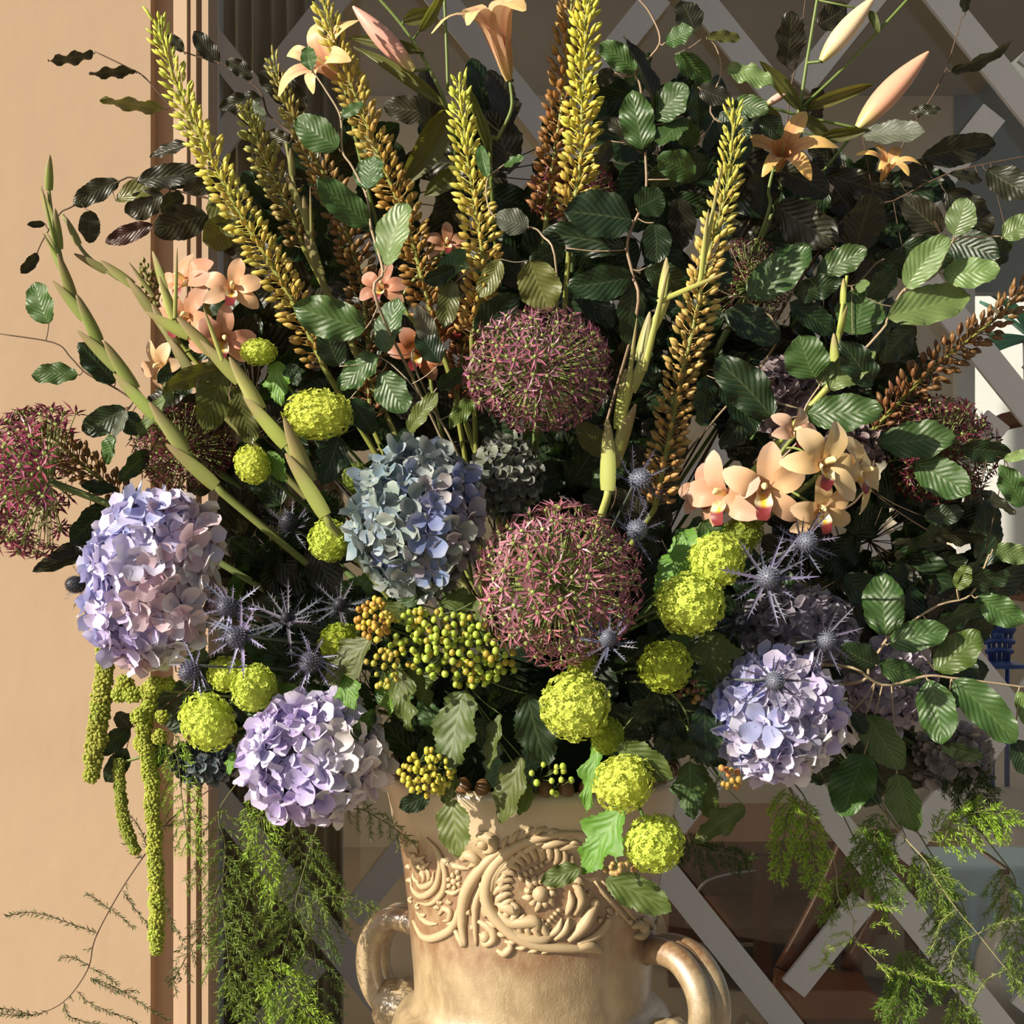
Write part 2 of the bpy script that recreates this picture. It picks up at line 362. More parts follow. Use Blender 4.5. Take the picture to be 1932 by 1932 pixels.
for X in (a[0], b[0]): part('leg', tube([[X, 1.92, a[2] - 0.03], [X - 0.01, 1.92, 0.0]], 0.022, 8), M_WOOD, ch, True)
# striped and plain pale blue cloths over a table
tb = thing('side_table', 'small dark wooden table under pale blue cloths by the room end', 'table', P(1830, 1700, 2.7) * [1, 1, 0])
part('table_top', pbox(1725, 1640, 2080, 1650, 2.7, 0.6), M_WOOD, tb)
for X in (1735, 2060):
    for YY in (2.76, 3.22):
        zt_ = P(0, 1650, 2.7)[2]; part('leg', box((P(X, 0, 2.7)[0], YY, zt_ / 2), (0.05, 0.05, zt_)), M_WOOD, tb)
def cloth(px0, px1, py0, py1, label, col, seed):
    Y = 2.685; a = P(px0, py0, Y); b = P(px1, py1, Y)
    zt0 = P(0, 1640, 2.7)[2] + 0.007
    def fn(u, t):
        w_ = (t + 1) / 2; X = a[0] + u * (b[0] - a[0])
        if w_ < 0.76: return (X, Y + 0.01 * math.sin(u * 19 + seed) * (1 - w_ / 0.76) , b[2] + w_ / 0.75 * (zt0 - b[2]) if w_ < 0.75 else zt0)
        return (X, Y + (w_ - 0.75) * 1.2, zt0)
    v, f, _ = grid(fn, 24, 24)
    o = obj('table_runner', mk('table_runner', v, f, M_PALE), None, None, col, label, None, 'cloth', 'pale blue cloths on the side table'); md = o.modifiers.new('t', 'SOLIDIFY'); md.thickness = 0.004
cloth(1736, 1762, 1646, 1800, 'narrow pale blue cloth strip hanging beside the wider blue cloth', (0.8, 0.92, 0.95), 0)
cloth(1778, 1886, 1643, 1815, 'wide pale blue cloth hanging off the table, behind fern', (0.66, 0.87, 0.95), 2)
cloth(1906, 1990, 1640, 1745, 'pale blue cloth at the frame edge above the white pot', (0.66, 0.88, 0.95), 4)
# white cachepot with wide dark mouth lying at the frame edge
c0 = P(1952, 1795, 2.25); r0 = 0.115
pot = thing('white_pot', 'white china pot with dark round mouth at the bottom edge', 'pot', c0 * [1, 1, 0])
pv, pf = lathe([(-1.25 * r0, 0.0), (-1.25 * r0, 0.6 * r0), (-0.9 * r0, 1.1 * r0), (-0.2 * r0, 1.42 * r0), (0.4 * r0, 1.36 * r0), (0.8 * r0, 1.1 * r0), (0.95 * r0, 1.02 * r0), (0.92 * r0, 0.8 * r0), (0.6 * r0, 0.72 * r0), (-0.3 * r0, 0.9 * r0), (-0.8 * r0, 0.6 * r0), (-0.85 * r0, 0.0)], 40)
pR = np.array(Matrix.Rotation(math.radians(64), 3, 'X') @ Matrix.Rotation(math.radians(-12), 3, 'Y')); pv = pv @ pR.T; pv = pv + [c0[0], c0[1], -pv[:, 2].min()]
part('pot_body', (pv, pf), M_CHINA, pot, True)
# wooden arm of an outdoor seat, blue iron chair, terrace palm
aw = thing('wooden_armchair', 'varnished brown wooden armchair, only its arm showing at the edge', 'chair', P(1950, 800, 3.4) * [1, 1, 0])
part('armrest', tube(crom([P(1852, 812, 3.3), P(1890, 797, 3.3), P(1960, 785, 3.35), P(2050, 790, 3.5)], 6), [0.012 + 0.022 * min(1, i / 6) for i in range(19)], 10, 0.6), M_WOOD, aw, True)
zz = P(0, 795, 3.35)[2]
for X, YY in ((1900, 3.3), (2040, 3.5)): part('post', tube([[P(X + 60, 0, 3.4)[0], YY, zz], [P(X + 60, 0, 3.4)[0], YY, 0]], 0.025, 8), M_WOOD, aw, True)
part('seat', box((P(2040, 0, 3.4)[0] + 0.1, 3.5, 1.15), (0.5, 0.5, 0.06)), M_WOOD, aw)
bc = thing('iron_chair', 'blue painted iron chair with curved back on the terrace', 'chair', P(1885, 1215, 6.0) * [1, 1, 0])
for i, (yy, hw) in enumerate(((1184, 24), (1208, 27), (1226, 24))):
    part('back_hoop', tube(crom([P(1885 - hw, yy + 3, 6.0), P(1885, yy, 5.95), P(1885 + hw, yy + 3, 6.0)], 6), 0.016 if i else 0.03, 6), M_BLUE, bc, True)
for X in (1861, 1872, 1885, 1898, 1909): part('back_bar', tube([P(X, 1184, 5.99), P(X - (X - 1885) * 0.35, 1252, 6.0)], 0.012, 6), M_BLUE, bc, True)
sv, sf = sphere(10, 6); part('back_knob', (sv * 0.03 + P(1883, 1197, 5.96), sf), M_BLUE, bc, True)
for X in (1872, 1900): part('leg', tube([P(X, 1250, 6.0), P(X, 1250, 6.0) * [1, 1, 0]], 0.014, 6), M_BLUE, bc, True)
part('seat', box(P(1886, 1254, 5.9), (0.2, 0.25, 0.02)), M_BLUE, bc)

v, f = box((XO + 1.6, YB, P(0, 555, YB)[2] + 1.4), (3.3, 0.12, 2.8)); struct('wall_lintel', v, f, plain('blue_grey_paint', (0.24, 0.25, 0.24), 0.7, 0.2, 5, 0.08), 'blue-grey lintel over the opening to the terrace', 'wall')
v, f = box((P(1822, 0, YB - 0.1)[0], YB - 0.05, 1.3), (0.08, 0.1, 2.6)); struct('trim_2', v, f, M_LATT, 'grey post at the side of the terrace opening', 'trim')
pm = thing('terrace_palm', 'teal-green palm on the terrace beyond the room', 'plant', P(1945, 640, 7.4) * [1, 1, 0])
part('trunk', tube([P(1945, 640, 7.4) * [1, 1, 0], P(1945, 640, 7.4) * [1, 1, 0.5] + [0.03, 0, 0], P(1945, 640, 7.4)], 0.05, 8), M_WOOD, pm, True)

lp = np.array([-1.35, 3.0, 2.55]); lampo = thing('added_pendant_lamp', 'added unseen warm pendant lamp brightening the room behind the wall', 'lamp', lp)  # unseen lamp, added only to brighten the room backdrop
part('flex', tube([lp + [0, 0, 0.1], lp + [0, 0, 0.72]], 0.006, 6), M_DARK, lampo, True)
v, f = lathe([(0.12, 0.03), (0.10, 0.06), (-0.05, 0.16), (-0.055, 0.155), (0.09, 0.055), (0.11, 0.03)], 24); part('shade', (v + lp, f), M_WHITE, lampo, True)
ll = bpy.data.lights.new('fill_bulb', 'POINT'); ll.energy = 42; ll.color = (1.0, 0.84, 0.62); ll.shadow_soft_size = 0.06
lo_ = bpy.data.objects.new('fill_bulb', ll); COL.objects.link(lo_); lo_.location = lp - [0, 0, 0.1]
# ------------------------------------------------------------------ urn
n = N('glazed_terracotta')
f = n.noise(9.0, 6.0); f2 = n.noise(45.0, 5.0)
geo = n.new('ShaderNodeNewGeometry')
c = n.mix(n.step(f, 0.35, 0.7), (0.27, 0.19, 0.097), (0.42, 0.315, 0.175)); c = n.mix(n.math('MULTIPLY', n.step(f2, 0.45, 0.7), 0.4), c, (0.50, 0.385, 0.23))
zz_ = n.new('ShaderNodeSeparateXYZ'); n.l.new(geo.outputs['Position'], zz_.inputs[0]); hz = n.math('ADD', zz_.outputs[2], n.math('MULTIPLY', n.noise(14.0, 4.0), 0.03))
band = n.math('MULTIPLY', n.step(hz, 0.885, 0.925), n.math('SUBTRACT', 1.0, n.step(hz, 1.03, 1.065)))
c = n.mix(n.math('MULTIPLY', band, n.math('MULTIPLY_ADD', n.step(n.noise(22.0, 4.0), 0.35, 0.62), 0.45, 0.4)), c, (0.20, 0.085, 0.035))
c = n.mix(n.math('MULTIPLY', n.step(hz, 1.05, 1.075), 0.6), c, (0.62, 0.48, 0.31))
n.bump(n.noise(170.0, 5.0), 0.22, 0.005)
M_URN = n.fin(c, 0.4, 0.9); n.b.inputs['Coat Weight'].default_value = 1.0; n.b.inputs['Coat Roughness'].default_value = 0.33; n.b.inputs['Coat IOR'].default_value = 1.7
n = N('raised_glaze')
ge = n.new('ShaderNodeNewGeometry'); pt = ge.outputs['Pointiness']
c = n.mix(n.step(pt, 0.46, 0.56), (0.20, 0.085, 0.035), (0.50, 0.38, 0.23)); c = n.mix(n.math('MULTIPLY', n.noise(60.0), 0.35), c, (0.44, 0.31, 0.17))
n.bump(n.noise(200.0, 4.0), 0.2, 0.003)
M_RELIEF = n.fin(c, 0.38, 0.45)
M_EGG = plain('brown_glaze', (0.17, 0.085, 0.035), 0.3, 0.5, 50, 0.3)
UX = 0.0273
PROF = [(1.04, 0.160), (1.09, 0.172), (1.110, 0.180), (1.114, 0.190), (1.107, 0.197), (1.094, 0.195), (1.075, 0.190), (1.055, 0.186), (1.042, 0.182), (1.03, 0.177), (0.99, 0.171), (0.94, 0.165), (0.89, 0.161),
        (0.845, 0.157), (0.818, 0.156), (0.806, 0.161), (0.800, 0.172), (0.792, 0.180), (0.77, 0.188), (0.73, 0.190), (0.66, 0.170), (0.58, 0.11), (0.555, 0.075), (0.535, 0.062), (0.515, 0.07), (0.50, 0.085), (0.48, 0.13), (0.46, 0.145), (0.44, 0.145)]
_pz = np.array([q[0] for q in PROF[4:]])[::-1]; _pr = np.array([q[1] for q in PROF[4:]])[::-1]
def urn_r(z): return float(np.interp(z, _pz, _pr))
def SP(px, py, h=0.0):              # where the sight line through a photo pixel meets the urn
    o = np.array([0, -D, ZC]); d = P(px, py, 0.0) - o; lo = None
    for t in np.linspace(0.8, 1.02, 220):
        q = o + d * t
        if math.hypot(q[0] - UX, q[1]) <= urn_r(q[2]): lo = q; break
    if lo is None: lo = o + d * 1.0
    a = nrm([lo[0] - UX, lo[1], 0]); return np.array([UX, 0, lo[2]]) + a * (urn_r(lo[2]) + h), a
urn = thing('urn', 'tan glazed terracotta urn with raised acanthus scrolls and loop handles', 'urn', (UX, 0, 0.44))
dense = []
for i in range(len(PROF) - 1):
    for t in (0, 0.5): dense.append(tuple((1 - t) * np.array(PROF[i]) + t * np.array(PROF[i + 1])))
dense.append(PROF[-1]); dense.append((0.44, 0.001))
v, f = lathe(dense, 96, (UX, 0)); obj('urn_body', mk('urn_body', v, f, M_URN), urn)
sv, sf = sphere(10, 7); egg = mk('egg', sv, sf, M_EGG)
for i in range(46):
    a = 2 * math.pi * i / 46; d = np.array([math.cos(a), math.sin(a), 0])
    obj('rim_egg', egg, urn, m44(d, np.cross([0, 0, 1], d), (0, 0, 1), np.array([UX, 0, 1.115]) + d * 0.186, (0.010, 0.0105, 0.014)))
def Z6(x, y): return (700 + x * 560 / 1932, 1540 + y * 392 / 1352)
def stroke(pts, wd, name='relief_scroll', h=0.35, taper=True):
    q = crom([(*p, 0) for p in pts], 5); m = len(q); c, nn = [], None
    for p in q:
        x, y = Z6(p[0], p[1]); s, a = SP(x, y); c.append(s + a * 0.001); nn = a
    r = wd / 2 * 0.29 * 0.00063; ts = np.linspace(0, 1, m)
    rr = 1.45 * r * (np.clip(np.sin(np.pi * (0.12 + 0.83 * ts)), 0.2, 1) if taper else np.ones(m))
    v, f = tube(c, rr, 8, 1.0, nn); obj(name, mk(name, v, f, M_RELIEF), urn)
ST = [([(1500, 880), (1400, 862), (1150, 850), (980, 800), (840, 690), (760, 560), (760, 420), (830, 290), (960, 190), (1130, 130), (1300, 108), (1420, 112)], 62),
 ([(620, 840), (600, 700), (615, 520), (680, 390), (790, 265), (900, 190)], 62), ([(690, 840), (680, 640), (700, 520), (745, 400)], 36),
 ([(770, 560), (800, 400), (880, 280), (935, 215)], 46), ([(800, 480), (835, 360), (940, 270), (1020, 195)], 44), ([(880, 540), (850, 450), (895, 330), (930, 260)], 40), ([(960, 260), (1060, 185), (1140, 165)], 40), ([(1080, 210), (1190, 175), (1290, 165)], 40), ([(1200, 215), (1290, 195), (1380, 190)], 34),
 ([(820, 560), (880, 590), (945, 600), (900, 540)], 58), ([(830, 620), (920, 690), (1060, 680), (1070, 730), (1010, 735)], 62), ([(860, 690), (970, 780), (1120, 800), (1180, 780)], 52), ([(1190, 800), (1260, 740), (1285, 660)], 44), ([(1120, 790), (1210, 740), (1240, 660)], 36),
 ([(1280, 810), (1370, 720), (1430, 620), (1470, 540)], 64), ([(1320, 640), (1365, 540), (1345, 470), (1310, 450)], 52), ([(1270, 640), (1300, 560), (1290, 480)], 40), ([(1390, 440), (1345, 415), (1310, 430)], 36),
 ([(1300, 872), (1420, 838), (1510, 884)], 50), ([(1340, 830), (1470, 770), (1545, 670), (1530, 640)], 42), ([(1420, 800), (1500, 760), (1520, 735)], 30),
 ([(690, 180), (720, 130), (790, 150), (790, 210), (730, 240)], 60), ([(590, 280), (640, 250), (690, 290), (640, 330)], 54),
 ([(700, 680), (740, 700), (790, 740), (800, 800), (740, 830), (710, 760)], 44), ([(820, 870), (870, 890), (910, 850), (880, 800)], 40), ([(745, 660), (740, 580), (770, 520)], 28),
 ([(370, 140), (450, 240), (490, 380), (470, 500), (390, 570), (300, 560)], 34), ([(430, 220), (455, 350), (420, 470), (340, 520), (280, 480), (262, 400)], 36), ([(300, 430), (340, 460), (400, 430), (415, 360)], 30),
 ([(240, 170), (290, 190), (310, 250)], 30), ([(250, 240), (310, 280), (360, 260)], 28), ([(280, 320), (340, 330), (390, 300)], 28), ([(330, 350), (350, 400), (340, 430)], 24), ([(370, 340), (385, 390), (375, 420)], 24), ([(280, 370), (290, 410), (320, 430)], 24),
 ([(280, 680), (340, 780), (420, 790), (530, 730), (580, 620), (620, 500), (690, 330)], 44), ([(300, 620), (370, 690), (440, 700)], 30), ([(450, 640), (480, 600), (520, 620), (510, 670), (470, 680)], 32), ([(540, 720), (600, 820), (615, 850)], 38), ([(500, 700), (560, 690), (600, 640)], 30),
 ([(440, 250), (520, 310), (590, 330), (650, 340)], 34), ([(480, 480), (540, 500), (590, 470)], 26),
 ([(1450, 420), (1560, 560), (1690, 710)], 30), ([(1500, 420), (1620, 560), (1730, 700)], 24), ([(1690, 720), (1740, 700), (1790, 740)], 46), ([(1710, 780), (1770, 770), (1800, 720)], 46), ([(1760, 660), (1800, 690), (1830, 740)], 36), ([(1850, 690), (1880, 660), (1890, 610)], 40)]
for a in range(6):
    q = a * math.pi / 3 + 0.4; ST.append(([(545 + 20 * math.cos(q), 425 + 24 * math.sin(q)), (545 + 55 * math.cos(q), 425 + 62 * math.sin(q))], 26))
for a in range(12):
    q = a * math.pi / 6; r1 = 100 + 22 * (a % 2); ST.append(([(1100 + 50 * math.cos(q), 490 + 50 * math.sin(q)), (1100 + 80 * math.cos(q + .1), 490 + 85 * math.sin(q + .1)), (1100 + r1 * math.cos(q + .25), 490 + (r1 + 10) * math.sin(q + .25))], 38))
for a in range(6):
    ST.append(([(985 + a * 33, 420 - a * 22 - (a % 2) * 8), (965 + a * 36, 370 - a * 18)], 24))
for a in range(7):
    ST.append(([(1085 + a * 20, 735 - a * 22), (1110 + a * 22, 760 - a * 24)], 20))
for a in range(20):
    q = math.radians(75 + a * 12.5); cx_, cy_ = 1100, 480
    g_ = lambda r_, t_: (cx_ + r_ * math.cos(q + t_), cy_ + r_ * 1.04 * math.sin(q + t_))
    ST.append(([g_(300, 0), g_(262, .13), g_(215, .2), g_(178, .18)], 40)); ST.append(([g_(345, .05), g_(375, .12), g_(395, .24)], 26))
for x, y in ((300, 250), (360, 300), (420, 600), (360, 640), (530, 560), (500, 350), (560, 340), (470, 560), (650, 640), (660, 740), (600, 580), (1420, 480), (1530, 600), (1480, 690), (1600, 640), (1660, 680), (230, 330), (236, 420), (270, 560), (320, 600)):
    q = random.uniform(0, 6.28); ST.append(([(x, y), (x + 22 * math.cos(q), y + 22 * math.sin(q)), (x + 34 * math.cos(q + .7), y + 34 * math.sin(q + .7))], 26))
for p, wd in ST: stroke(p, wd)
for x, y, r in ((1100, 500, 48), (745, 785, 34), (730, 175, 36), (545, 425, 22), (1765, 725, 40), (1455, 560, 30), (340, 375, 22)):
    q, a = SP(*Z6(x, y)); s = 1.2 * r * 0.29 * 0.00063; sv, sf = sphere(12, 8)
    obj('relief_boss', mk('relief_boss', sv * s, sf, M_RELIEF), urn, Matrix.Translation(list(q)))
# loop handles of two fused rolls
PH = math.radians(25)
for sg in (-1, 1):
    PH = math.radians(25 if sg < 0 else 16); hs = 1.0 if sg < 0 else 1.25
    er = np.array([sg * math.cos(PH), -sg * math.sin(PH), 0]); et = np.array([-er[1], er[0], 0]); c0 = np.array([UX, 0, 0])
    pts = [(0.150, 0.880), (0.178, 0.893), (0.212, 0.890), (0.237, 0.862), (0.243, 0.825), (0.232, 0.79), (0.205, 0.765), (0.180, 0.755)]
    base_ = c0 + er * 0.150; e2 = er if sg < 0 else nrm([0.62, -0.78, 0]); et = np.array([-e2[1], e2[0], 0]); cc = crom([base_ + e2 * (a - 0.150) * hs + [0, 0, b] for a, b in pts], 6); m = len(cc)
    for dx in (-0.0135, 0.0135):
        v, f = tube(cc + et * dx, np.linspace(0.0175, 0.0165, m), 12); obj('handle', mk('handle', v, f, M_URN), urn)
    v, f = tube(cc + (cc - cc.mean(axis=0)) * 0.17, 0.006, 8); obj('handle_bead', mk('handle_bead', v, f, M_URN), urn)
    v, f = sphere(18, 12); bumps = 1 + 0.12 * np.sin(v[:, 0] * 9) * np.cos(v[:, 2] * 8) + 0.06 * np.sin(v[:, 1] * 17)
    v = v * bumps[:, None] * [0.042, 0.036, 0.036] + (c0 + er * 0.196 if sg < 0 else base_ + e2 * 0.05) + [0, 0, 0.772]; obj('mask_boss', mk('mask_boss', v, f, M_URN), urn)
pl = thing('plinth', 'square stone plinth standing under the tan urn', 'plinth', (UX, 0, 0))
part('plinth_shaft', box((UX, 0, 0.21), (0.36, 0.36, 0.34)), M_FLOOR, pl); part('plinth_cap', box((UX, 0, 0.41), (0.42, 0.42, 0.06)), M_FLOOR, pl); part('plinth_base', box((UX, 0, 0.03), (0.44, 0.44, 0.06)), M_FLOOR, pl)
v, f = sphere(24, 14); v = v * (1 + 0.06 * np.sin(v[:, :1] * 14) * np.cos(v[:, 2:] * 11)) * [0.16, 0.15, 0.16] + [UX, 0.0, 1.12]
obj('floral_foam', mk('floral_foam', v, f, plain('dark_foam', (0.012, 0.02, 0.01), 0.95, 0.05, 60, 0.4, bump=0.4)), None, None, None, 'dark green floral foam mound added in the urn mouth to block light', None, 'foam')  # unseen foam mound, put in dark to block light between stems
MOUTH = np.array([UX, 0.0, 1.11])
# ------------------------------------------------------------------ plant builders
CAMV = np.array([0, -1.0, 0])
PAL = {'g': (0.046, 0.098, 0.024), 'b': (0.11, 0.24, 0.03), 'd': (0.014, 0.032, 0.011), 'k': (0.024, 0.022, 0.012), 'o': (0.115, 0.120, 0.030),  # darkest tones put shade into bronze and green leaves, the grey one sheen
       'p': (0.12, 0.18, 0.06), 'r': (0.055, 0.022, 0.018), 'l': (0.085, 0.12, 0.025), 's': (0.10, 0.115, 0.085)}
def jit(c, a=0.18):
    f = 1 + random.uniform(-a, a); return [max(0.003, x * f * (1 + random.uniform(-a, a) * 0.4)) for x in c]
def leaf_shape(kind, seed):
    q = random.Random(seed); ph = q.uniform(0, 6.28); bend = q.uniform(-0.10, 0.22); fold = q.uniform(0.05, 0.22); rip = q.uniform(0.025, 0.075); tw = q.uniform(-0.35, 0.35); skew = q.uniform(-0.05, 0.05)
    if kind == 'lobed':
        pu = [0, .06, .2, .36, .42, .47, .58, .68, .74, .86, 1]; pw = [.05, .42, .62, 1.0, .92, .56, .52, .60, .40, .28, 0]; mx = 1.0
    def fn(u, v):
        av = abs(v)
        if kind == 'beech': w_ = (u ** 0.58) * ((1 - u) ** 0.62) / 0.535
        elif kind == 'serrate': w_ = (u ** 0.6) * ((1 - u) ** 0.72) / 0.515
        elif kind == 'lance': w_ = (u ** 0.6) * ((1 - u) ** 0.9) / 0.48
        else: w_ = float(np.interp(u, pu, pw))
        n_ = {'beech': 9, 'serrate': 13, 'lobed': 15, 'lance': 0}[kind]
        e_ = {'beech': 0.035, 'serrate': 0.085, 'lobed': 0.09, 'lance': 0}[kind]
        if av > 0.99 and 0.03 < u < 0.97: w_ += e_ * (((u * n_ + ph) % 1.0) - 0.5) * 1.6 + 0.03 * math.sin(u * 14 + ph)
        x = u + (0.10 * av * av * (1 if kind == 'lobed' else 0)) * math.sin(math.pi * u)
        y = 0.5 * w_ * v + skew * math.sin(math.pi * u)
        lat = {'beech': 9, 'serrate': 6, 'lobed': 5, 'lance': 0}[kind]
        z = fold * abs(y) * 0.8 - bend * u * u + tw * u * y * 0.5
        if lat: z += 0.010 * math.cos(2 * math.pi * lat * (u - 0.3 * av)) * min(1, av * 2) * (1 if u < 0.95 else 0) + rip * av * av * math.sin(u * 17 + ph + (2 if v > 0 else 0))
        else: z += 0.02 * math.cos(v * 7)
        return (x, y, z)
    v, f, uv = grid(fn, {'beech': 20, 'lance': 14}.get(kind, 30), 8)
    return mk(kind + '_leaf', v, f, {'beech': M_BEECH, 'serrate': M_VIB, 'lobed': M_VIB, 'lance': M_LILYLEAF}[kind], True, uv)
LEAF = {k_: [leaf_shape(k_, i * 7 + 3) for i in range(c_)] for k_, c_ in (('beech', 9), ('serrate', 5), ('lobed', 5), ('lance', 5))}
def put_leaf(root, a, b, wpx, col, Y, kind='beech', dy=None, name='leaf'):
    Yb = Y + random.uniform(-0.006, 0.006); Yt = Y + (random.uniform(-0.03, 0.012) if dy is None else dy)
    A = P(a[0], a[1], Yb); B = P(b[0], b[1], Yt); L = np.linalg.norm(B - A); Wd = wpx * K(Y); roll = random.uniform(-0.2, 0.2)
    if kind == 'beech' and Wd < 0.4 * L:
        tr_ = max(0.42 * L, Wd * 1.15); roll = random.choice((-1, 1)) * 0.55 * math.acos(max(0.15, min(1, Wd / tr_))); Wd = tr_
    if kind == 'serrate': Wd *= 1.2
    j = np.array([random.uniform(-.25, .25), random.uniform(-.1, .1), random.uniform(-.25, .25)])
    if col in 'bplgs': hint = CAMV * 0.75 + SUNV * 0.55 + j
    elif col == 'o': hint = CAMV * 0.9 + np.array([0.35, 0, -0.25]) + j
    else: hint = CAMV * 0.8 + np.array([0.45, 0, -0.25]) + j
    return obj(name, random.choice(LEAF[kind]), root, frame(B - A, hint, A, (L, Wd, L), roll), jit(PAL[col]))
def to_mouth(p0, spread=0.08, back=0.05):
    p0 = np.asarray(p0, float); a = random.uniform(0, 6.28); r = random.uniform(0, spread); m = MOUTH + [r * math.cos(a), r * math.sin(a) * 0.8, 0]
    q = p0 + (m - p0) * 0.35 + [0, back + 0.06, 0.02]
    if p0[2] < m[2] + 0.1: q[2] = max(p0[2], m[2]) + 0.09; q[1] = max(p0[1], -0.02) + 0.02
    return [m - [0, 0, 0.06], m + [0, 0.02, 0.01], q]
def nearest(pts, p): return pts[int(np.argmin(np.linalg.norm(np.asarray(pts) - p, axis=1)))]
def branch(label, tile, Y, stem, leaves, kind='beech', twig=(0.11, 0.07, 0.045), r0=1.8, name='beech_branch', cat='branch', group='beech branches', conn=True, extra=()):
    st = [P(*T(tile, *s), Y) for s in stem]
    head = to_mouth(st[0]) if conn else []
    pts = crom(head + st, 5); m = len(pts); root = thing(name, label, cat, pts[0], group)
    parts = [tube(pts, np.linspace(r0 * 1.5, r0 * 0.7, m) * S, 5)]
    for e in extra: parts.append(tube(crom([P(*T(tile, *s), Y - 0.003) for s in e], 4), r0 * 0.6 * S, 4))
    for lf in leaves:
        bx, by, tx, ty, wd, col = lf[:6]; kd = lf[6] if len(lf) > 6 else kind
        a = T(tile, bx, by); b = T(tile, tx, ty); dy = random.uniform(-0.035, 0.012)
        put_leaf(root, a, b, wd * TS, col, Y - 0.004, kd, dy)
        A = P(a[0], a[1], Y - 0.004); q = nearest(pts, A)
        if np.linalg.norm(q - A) > 0.002: parts.append(tube(crom([q, (q + A) / 2 + [0, 0, -0.003], A], 3), r0 * 0.55 * S, 4))
    v, f = merge(parts); obj('twig', mk('twig', v, f, M_TWIG), root, None, twig)
    return root
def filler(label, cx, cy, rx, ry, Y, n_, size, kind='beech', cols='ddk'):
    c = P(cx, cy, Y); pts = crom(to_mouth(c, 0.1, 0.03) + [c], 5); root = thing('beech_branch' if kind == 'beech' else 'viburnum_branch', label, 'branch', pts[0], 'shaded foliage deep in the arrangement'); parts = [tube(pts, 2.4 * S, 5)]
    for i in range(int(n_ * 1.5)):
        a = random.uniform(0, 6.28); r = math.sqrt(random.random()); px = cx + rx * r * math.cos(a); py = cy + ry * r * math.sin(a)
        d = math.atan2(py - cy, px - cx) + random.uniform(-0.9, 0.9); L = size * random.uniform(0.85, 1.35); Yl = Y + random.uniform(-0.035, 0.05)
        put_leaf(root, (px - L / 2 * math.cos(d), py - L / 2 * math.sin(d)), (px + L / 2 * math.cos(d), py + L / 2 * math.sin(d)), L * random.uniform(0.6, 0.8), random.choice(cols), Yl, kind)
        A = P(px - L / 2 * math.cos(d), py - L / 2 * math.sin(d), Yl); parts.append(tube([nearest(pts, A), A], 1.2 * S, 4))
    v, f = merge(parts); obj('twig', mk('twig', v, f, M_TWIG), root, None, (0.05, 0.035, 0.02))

# hydrangea
def floret_mesh(seed):
    q = random.Random(seed); V, F, U, o = [], [], [], 0
    for i in range(4):
        a0 = i * math.pi / 2 + q.uniform(-.12, .12); ph = q.uniform(0, 6); cup = q.uniform(0.05, 0.35); sc_ = q.uniform(0.88, 1.1); wv = q.uniform(0.04, 0.10); tw = q.uniform(-.3, .3)
        def fn(u, v):
            w_ = 0.60 * (u ** 0.62) * (1.02 - u ** 3.2) ** 0.5
            x = 0.04 + 0.96 * u; y = w_ * v; z = cup * u * u - 0.12 * (1 - abs(v)) * math.sin(u * 3.1) + wv * abs(v) * math.sin(u * 7 + ph + v) + tw * y * u + 0.02
            return (x * sc_, y * sc_, z)
        v, f, uv = grid(fn, 5, 4); c, s_ = math.cos(a0), math.sin(a0)
        v = v @ np.array([[c, s_, 0], [-s_, c, 0], [0, 0, 1]]); V.append(v); F += [[a + o for a in g_] for g_ in f]; U.append(uv); o += len(v)
    sv, sf = sphere(6, 4); V.append(sv * 0.07 + [0, 0, 0.03]); F += [[a + o for a in g_] for g_ in sf]; U.append(np.full((len(sv), 2), 0.02))
    return mk('hydrangea_floret', np.concatenate(V), F, M_HYD, True, np.concatenate(U))
FLOR = [floret_mesh(i + 50) for i in range(8)]
M_CORE = plain('shaded_stalks', (0.10, 0.10, 0.11), 0.9, 0.1, 60, 0.4)
_sv, _sf = sphere(14, 9); CORE = mk('stalk_core', _sv, _sf, M_CORE)
def stem_part(root, p0, r, col, back=0.05, spread=0.08, name='stem', lead=None):
    pts = crom(to_mouth(p0, spread, back) + ([lead] if lead is not None else []) + [p0], 5); v, f = tube(pts, r, 7); return obj(name, mk(name, v, f, M_STEM), root, None, col)
GST = (0.07, 0.12, 0.03)
def hydrangea(label, px, py, rx, ry, Y, cols, fl=30, n_=150, tiltd=0.0, group='hydrangea heads'):
    c = P(px, py, Y); k_ = K(Y); R = np.array([rx * k_, 0.5 * (rx + ry) * k_ * 0.85, ry * k_])
    root = thing('hydrangea', label, 'flower', c, group); ca, sa = math.cos(tiltd), math.sin(tiltd); RT = np.array([[ca, 0, sa], [0, 1, 0], [-sa, 0, ca]])
    cm = Matrix(RT.tolist()).to_4x4() @ Matrix.Diagonal((*(R * 0.74), 1)); cm.translation = list(c); obj('stalk_core', CORE, root, cm)
    stem_part(root, c + [0, R[1] * 0.5, -R[2] * 0.3], 4 * S, GST)
    for d in fib(n_, 0.07):
        if d[1] > 0.45: continue
        p = RT @ (d * R * random.uniform(0.78, 0.95)); nn = nrm(RT @ (d / R) + rng.normal(0, 0.26, 3) / R.mean())
        s_ = fl * k_ * random.uniform(0.85, 1.2)
        t = (d[0] * 0.5 - d[2] * 0.15 + 0.5) + random.uniform(-.3, .3); col = np.array(cols[int(np.clip(t, 0, 0.999) * len(cols))])
        obj('floret', random.choice(FLOR), root, frame(np.cross(nn, rng.normal(size=3)), nn, c + p, (s_, s_, s_)), jit(col, 0.1))
    return root

